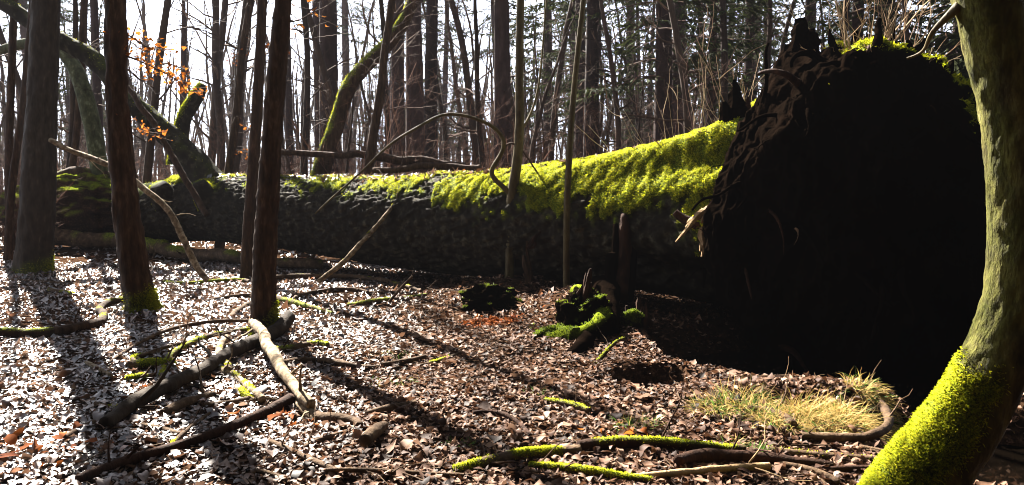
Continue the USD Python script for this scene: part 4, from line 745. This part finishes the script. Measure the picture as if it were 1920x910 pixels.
HAND = [(1872, 26, 23, 'young', 0, 'added conifer hidden behind the bent tree to darken the pool, left'), (1915, 26, 21, 'young', 0, 'added conifer hidden behind the bent tree to darken the pool, right'), (1990, 30, 19, 'young', 0, 'conifer added just out of view at the right edge to darken the pool'), (1950, 30, 26, 'young', 0, 'conifer added behind the right edge of the view to darken the pool'),  # conifers added to darken what the pool reflects
   # pixel x of the trunk, width in pixels, metres ahead, kind, lean in degrees, label
 (266, 15, 22, 'bare', 1, 'thin bare tree just right of the leaning dark tree'), (340, 10, 30, 'spruce', -4, 'slender conifer against the bright sky at left'),
 (388, 15, 27, 'bare', -2, 'left one of the twin bare trunks by the mossy limb'), (408, 16, 27, 'bare', -3, 'right one of the twin bare trunks by the mossy limb'),
 (602, 20, 31, 'spruce', 0, 'greyish conifer trunk beyond the mossy leaning tree'), (624, 30, 25, 'spruce', 0, 'broad grey conifer trunk behind the mossy leaning tree'),
 (660, 14, 24, 'bare', 1, 'bare trunk crossing behind the mossy leaning tree'), (750, 24, 28, 'spruce', 0, 'paler trunk of the touching pair left of centre'), (777, 29, 23, 'spruce', 0, 'darker trunk of the touching pair left of centre'),
 (808, 23, 26, 'spruce', -1, 'dark conifer trunk right of the touching pair'), (898, 14, 24, 'bare', 1, 'slim tree left of the straight dark trunk at centre'), (940, 27, 20, 'spruce', 0, 'straight very dark trunk at the centre behind the forked sapling'),
 (1086, 20, 30, 'spruce', 0, 'dark trunk behind the slender sapling'), (1110, 26, 24, 'spruce', 0, 'reddish conifer trunk right of the slender sapling'), (1240, 30, 23, 'spruce', 0, 'thick dark conifer above the bright moss'), (1266, 24, 30, 'spruce', 1, 'conifer close behind the thick dark one'),
 (1306, 16, 18, 'bare', 6, 'leaning thin tree above the brightest moss'), (1366, 15, 20, 'bare', 0, 'dark tree above the ragged splinter'), (1330, 18, 26, 'spruce', 0, 'conifer between the leaning thin tree and the splinter'), (1440, 12, 22, 'bare', -2, 'thin tree left of the tall rotten splinter'),
 (1560, 14, 19, 'bare', 2, 'thin tree rising behind the top of the root plate'), (1598, 22, 23, 'spruce', 0, 'dark conifer behind the root plate, left of two'), (1648, 30, 24, 'spruce', 0, 'broad dark conifer behind the root plate, right of two'), (1700, 13, 22, 'bare', 3, 'slim tree over the right of the root plate'),
 (1752, 12, 19, 'bare', 0, 'slim tree left of the bent tree'), (1812, 18, 20, 'spruce', 0, 'dark trunk close beside the bent tree'), (1160, 12, 22, 'bare', 2, 'thin tree above the middle of the bright moss'), (1020, 12, 26, 'bare', -1, 'thin tree right of the forked sapling'), (850, 10, 27, 'bare', 2, 'thin tree over the arching branch'),
 (570, 13, 22, 'bare', 2, 'thin tree right of the ringed tree'), (545, 12, 30, 'spruce', 0, 'thin conifer just right of the ringed tree'), (1400, 20, 32, 'spruce', 0, 'distant conifer above the splinter'), (1510, 22, 30, 'spruce', 0, 'conifer directly behind the tall rotten splinter'), (105, 14, 24, 'bare', -2, 'thin tree right of the grey tree at the left edge'), (190, 16, 30, 'spruce', 0, 'conifer behind the bent lichen tree')]
cnt = {'young': 0, 'spruce': 0, 'highspruce': 0, 'bare': 0, 'shrub': 0}; used = []
for px, w, d, kind, lean, label in HAND:
    if kind == 'spruce' and px < 1000 and d > 19: kind = 'highspruce'
    k = cnt[kind] % (1 if kind == 'young' else 4 if 'spruce' in kind else 6); cnt[kind] += 1; x = (px - 960) / FPX * d - math.tan(math.radians(lean)) * (-1.0) * 0
    sc = 0.9 * w * d / FPX / 2 / (SPEC[kind, k][3] * 0.88); sc = min(max(sc, 0.55), 2.2 if kind == 'young' else 1.7); used.append((x, d))
    plant(kind, k, (x, d, gz(x, d) - 0.1), (0, lean, PR.uniform(0, 360)), sc, label, 'tree')
ml = thing('tree', 'mossy tree leaning right with a bright green upper side', 'tree', at(598, 345, 18))
limb(ml, 'trunk', [(590, 400), (600, 335), (614, 285), (634, 225), (654, 165), (690, 120), (737, 72), (772, 10), (790, -70), (800, -200)], [38, 34, 30, 27, 26, 25, 24, 20, 16, 8], [18] * 10, 'dark_bark', 20, 0.015, 0.9, 121, mossn=4000)
L = []
for k in range(7): grow(PR, L, at(700 + 14 * k, 115 - 30 * k, 18), [PR.normal(0, 0.6), PR.normal(0, 0.6), 0.6], 2.2, 0.03, 2, kids=(5, 4))
part(ml, 'branches', tubes(L, 3), 'twig', kind='stuff')
cs = thing('sapling', 'thin brown crooked sapling right of the mossy leaning tree', 'sapling', at(694, 345, 16.5))
limb(cs, 'trunk', [(690, 380), (694, 300), (706, 220), (714, 170), (720, 110), (730, 40), (738, -40), (745, -200)], [18, 17, 15, 15, 14, 13, 11, 5], [16.5] * 8, 'dark_bark', 12, 0.01, 0, 123)
L = []
for k in range(10): grow(PR, L, at(700 + 4 * k, 250 - 32 * k, 16.5), [PR.normal(0, 0.7), PR.normal(0, 0.7), 0.4], 1.3, 0.012, 2, kids=(5, 3))
part(cs, 'branches', tubes(L, 3), 'twig', kind='stuff')

ZONES = [(120, 'left of the leaning dark tree'), (330, 'over the far fork'), (460, 'by the mossy limb stub'), (600, 'just right of the ringed tree'), (690, 'by the mossy leaning tree'), (800, 'near the touching trunk pair'), (890, 'over the arching branch'), (975, 'by the forked sapling'), (1090, 'before the slender sapling'),
         (1200, 'above the left of the bright moss'), (1300, 'above the brightest moss'), (1420, 'by the ragged splinter'), (1560, 'by the tall rotten splinter'), (1700, 'over the root plate'), (1800, 'left of the bent tree'), (9999, 'behind the bent tree')]
NTH = ['first', 'second', 'third', 'fourth', 'fifth', 'sixth', 'seventh', 'eighth', 'ninth', 'tenth', 'eleventh', 'twelfth', 'thirteenth', 'fourteenth', 'fifteenth', 'sixteenth', 'seventeenth', 'eighteenth', 'nineteenth', 'twentieth']
def place(kind, n, y0, y1, wfrac, gap, label, cat, group, seed, smin, smax, sunwin=0.0, noun='', apart=36):
    r_ = np.random.default_rng(seed); found = []
    for _ in range(n * 30):
        if len(found) >= n: break
        y = math.sqrt(r_.uniform(y0 ** 2, y1 ** 2)); x = r_.uniform(-wfrac, wfrac) * y; px = 960 + x / y * FPX
        if 120 < px < 520 and r_.uniform() < sunwin: continue
        s = (x - S0[0]) * U[0] + (y - S0[1]) * U[1]; o = abs((x - S0[0]) * NRM[0] + (y - S0[1]) * NRM[1])
        if -2 < s < 18 and o < 2.2 or kind == 'spruce' and px < 1020 and y < 47: continue
        if kind == 'bare' and px < 950 and y < 32 and r_.uniform() < 0.5: continue
        if used and min((x - a) ** 2 + (y - b) ** 2 for a, b in used) < gap ** 2: continue
        used.append((x, y)); found.append((px, x, y, int(r_.integers(0, {'spruce': 4, 'bare': 6, 'shrub': 3}[kind])), r_.uniform(smin, smax), (r_.normal(0, 2), r_.normal(0, 2.5), r_.uniform(0, 360)))) 
    seen = {}
    for px, x, y, k, sc, rot in sorted(found):
        lab, grp = label, group
        if y < apart and 0 < px < 1920:              # near enough to be told apart: counted from the left within its stretch of the view
            size = ('tall' if sc > (smin + smax) / 2 else 'low' if kind == 'shrub' else 'slim'); near_ = 'nearer' if y < (y0 + apart) / 2 else 'farther'; where = next(w for lim, w in ZONES if px < lim); key = (size, near_, where); seen[key] = seen.get(key, 0) + 1
            lab = f'{NTH[seen[key] - 1]} from left of the {near_} {size} {noun} {where}'
        plant(kind, k, (x, y, gz(x, y) - 0.05), rot, sc, lab, cat, grp)
place('spruce', 38, 28, 62, 0.88, 1.6, 'dark conifer standing in the depth of the background wood', 'tree', 'conifers of the background wood', 401, 0.8, 1.15, 0.8, 'conifers', 45)
place('bare', 165, 19, 60, 0.86, 0.8, 'thin leafless tree among the many in the background wood', 'tree', 'leafless trees of the background wood', 402, 0.45, 0.95, 0.45, 'leafless trees', 38)
place('bare', 90, 17, 50, 0.86, 0.6, 'very thin leafless sapling of the background wood', 'tree', 'leafless saplings of the background wood', 406, 0.28, 0.5, 0.3, 'leafless saplings', 30)
used = []
place('shrub', 290, 15.5, 42, 0.84, 0.7, 'leafless brown bush in the undergrowth beyond the fallen oak', 'bush', 'leafless bushes of the undergrowth', 403, 0.6, 1.15, 0.3, 'brown bushes', 30)
# unseen conifers added around and behind the viewer to cut the sky fill
wr = np.random.default_rng(404)
for k in range(110):
    an = math.radians(wr.uniform(68, 292)); d = wr.uniform(5.5, 15); x, y = d * math.sin(an), d * math.cos(an) - 1.0
    if x < -2 and y > 0: x -= 6
    if abs(x) < 0.8 * y + 4.5 and y > -3: continue
    plant('young', 0, (x, y, gz(x, y) - 0.05), (0, 0, wr.uniform(0, 360)), wr.uniform(0.7, 1.3), 'unseen young conifer thick to the ground, added to block sky light', 'tree', 'young conifers added around the clearing')
for k in range(120):
    an = math.radians(wr.uniform(60, 300) if k > 26 else wr.uniform(105, 255)); d = wr.uniform(6, 22) if k > 26 else wr.uniform(5, 9); x, y = d * math.sin(an), d * math.cos(an)
    if x < -3 and y > 0: x -= 5
    if abs(x) < 0.8 * y + 7 and y > -5: continue
    plant('young', 0, (x, y, gz(x, y) - 0.05), (0, 0, wr.uniform(0, 360)), wr.uniform(1.5, 2.3), 'unseen tall conifer added around the clearing to block sky light', 'tree', 'tall conifers added around the clearing')
# far-off wood that reads as one mass
fr = np.random.default_rng(405); fp = []
for _ in range(900):
    y = math.sqrt(fr.uniform(58 ** 2, 110 ** 2)); fp.append((fr.uniform(-0.95, 0.95) * y, y))
fp = np.array(fp); fz = gz(fp[:, 0], fp[:, 1])
pi = UsdGeom.PointInstancer.Define(stage, '/World/distant_wood'); note(pi.GetPrim(), 'far off leafless wood closing the view between the trunks', 'wood', None, 'stuff')
LOC['/World/distant_wood/kinds'] = np.zeros(3); UsdGeom.Scope.Define(stage, '/World/distant_wood/kinds')
for k in range(3):
    UsdGeom.Xform.Define(stage, f'/World/distant_wood/kinds/pole_{k + 1:03d}'); part(f'/World/distant_wood/kinds/pole_{k + 1:03d}', 'stem', SPEC['bare', k][2][0], 'pole_bark'); part(f'/World/distant_wood/kinds/pole_{k + 1:03d}', 'twigs', SPEC['bare', k][2][1], 'twig')
pi.CreatePrototypesRel().SetTargets([Sdf.Path(f'/World/distant_wood/kinds/pole_{k + 1:03d}') for k in range(3)])
pi.CreateProtoIndicesAttr(Vt.IntArray.FromNumpy(fr.integers(0, 3, len(fp)).astype(np.int32)))
pi.CreatePositionsAttr(Vt.Vec3fArray.FromNumpy(np.c_[fp, fz - 0.1].astype(np.float32)))
a = fr.uniform(0, np.pi, len(fp)); pi.CreateOrientationsAttr([Gf.Quath(float(math.cos(t)), 0, 0, float(math.sin(t))) for t in a])
s_ = fr.uniform(0.8, 1.4, len(fp)); pi.CreateScalesAttr(Vt.Vec3fArray.FromNumpy(np.repeat(s_[:, None], 3, 1).astype(np.float32)))

# ------------------------------------------------------------------ dry canes round and on the root plate
def canes(label, pts, H, n, depth, seed, fan=0.18, r=0.006, onplate=False):
    r_ = np.random.default_rng(seed); L = []
    b0 = None
    for _ in range(n):
        px, py = pts[r_.integers(len(pts))]; p = at(px + r_.normal(0, 14), py, depth + r_.normal(0, 0.15))
        if onplate: p[2] -= 0.15
        else: p[2] = float(gz(p[0], p[1])) - 0.05
        if b0 is None: b0 = p
        grow(r_, L, p, [r_.normal(0, fan), r_.normal(0, fan), 1], H * r_.uniform(0.55, 1.1), r * r_.uniform(0.6, 1.2), 1, n=9, wander=0.09, lift=0.02, kids=(4,), ratio=(0.15, 0.35), taper=0.35, spread=(0.4, 0.9))
    t = thing('cane_clump', label, 'canes', b0)
    for p, rr_ in L[:300]: part(t, 'stem', tubes([(p, rr_)], 4), 'pale_twig')
canes('pale upright canes behind the brightest moss', [(1290, 0), (1320, 0), (1345, 0)], 3.0, 14, 12.2, 501)
canes('pale dry canes crowded left of the tall rotten splinter', [(1400, 0), (1430, 0), (1455, 0), (1475, 0)], 3.7, 24, 11.6, 502)
canes('thin tan canes behind the ragged splinter', [(1350, 0), (1375, 0), (1400, 0)], 3.3, 16, 11.4, 503)
canes('pale curving stems growing on top of the root plate, left', [(1560, 100), (1590, 105), (1615, 108)], 1.4, 16, 8.95, 504, 0.35, 0.007, True)
canes('pale curving stems growing on top of the root plate, right', [(1640, 115), (1670, 125), (1700, 135)], 1.3, 18, 8.75, 505, 0.4, 0.007, True)
canes('tangle of short pale twigs on the crown of the root plate', [(1600, 110), (1640, 115), (1680, 125), (1720, 140)], 0.6, 34, 8.6, 506, 0.9, 0.007, True)

# ------------------------------------------------------------------ the haze of the wood
M['haze_air'] = usdkit.material(stage, '/World/Looks/haze_air', {'v': ('principled_volume', {'color': (0.86, 0.86, 0.95), 'density': 0.0001, 'anisotropy': 0.3})}, volume='v.volume')
x0, x1, y0, y1, z0, z1 = -215.0, 215.0, -70.0, 215.0, -3.0, 36.0
hv = np.array([(x, y, z) for x in (x0, x1) for y in (y0, y1) for z in (z0, z1)]); hf = np.array([[0, 1, 3], [0, 3, 2], [4, 6, 7], [4, 7, 5], [0, 4, 5], [0, 5, 1], [2, 3, 7], [2, 7, 6], [0, 2, 6], [0, 6, 4], [1, 5, 7], [1, 7, 3]])
hz = usdkit.mesh(stage, '/World/haze', (hv, hf), M['haze_air']); note(hz.GetPrim(), 'pale thin haze filling the sunlit wood', 'haze', None, 'stuff')
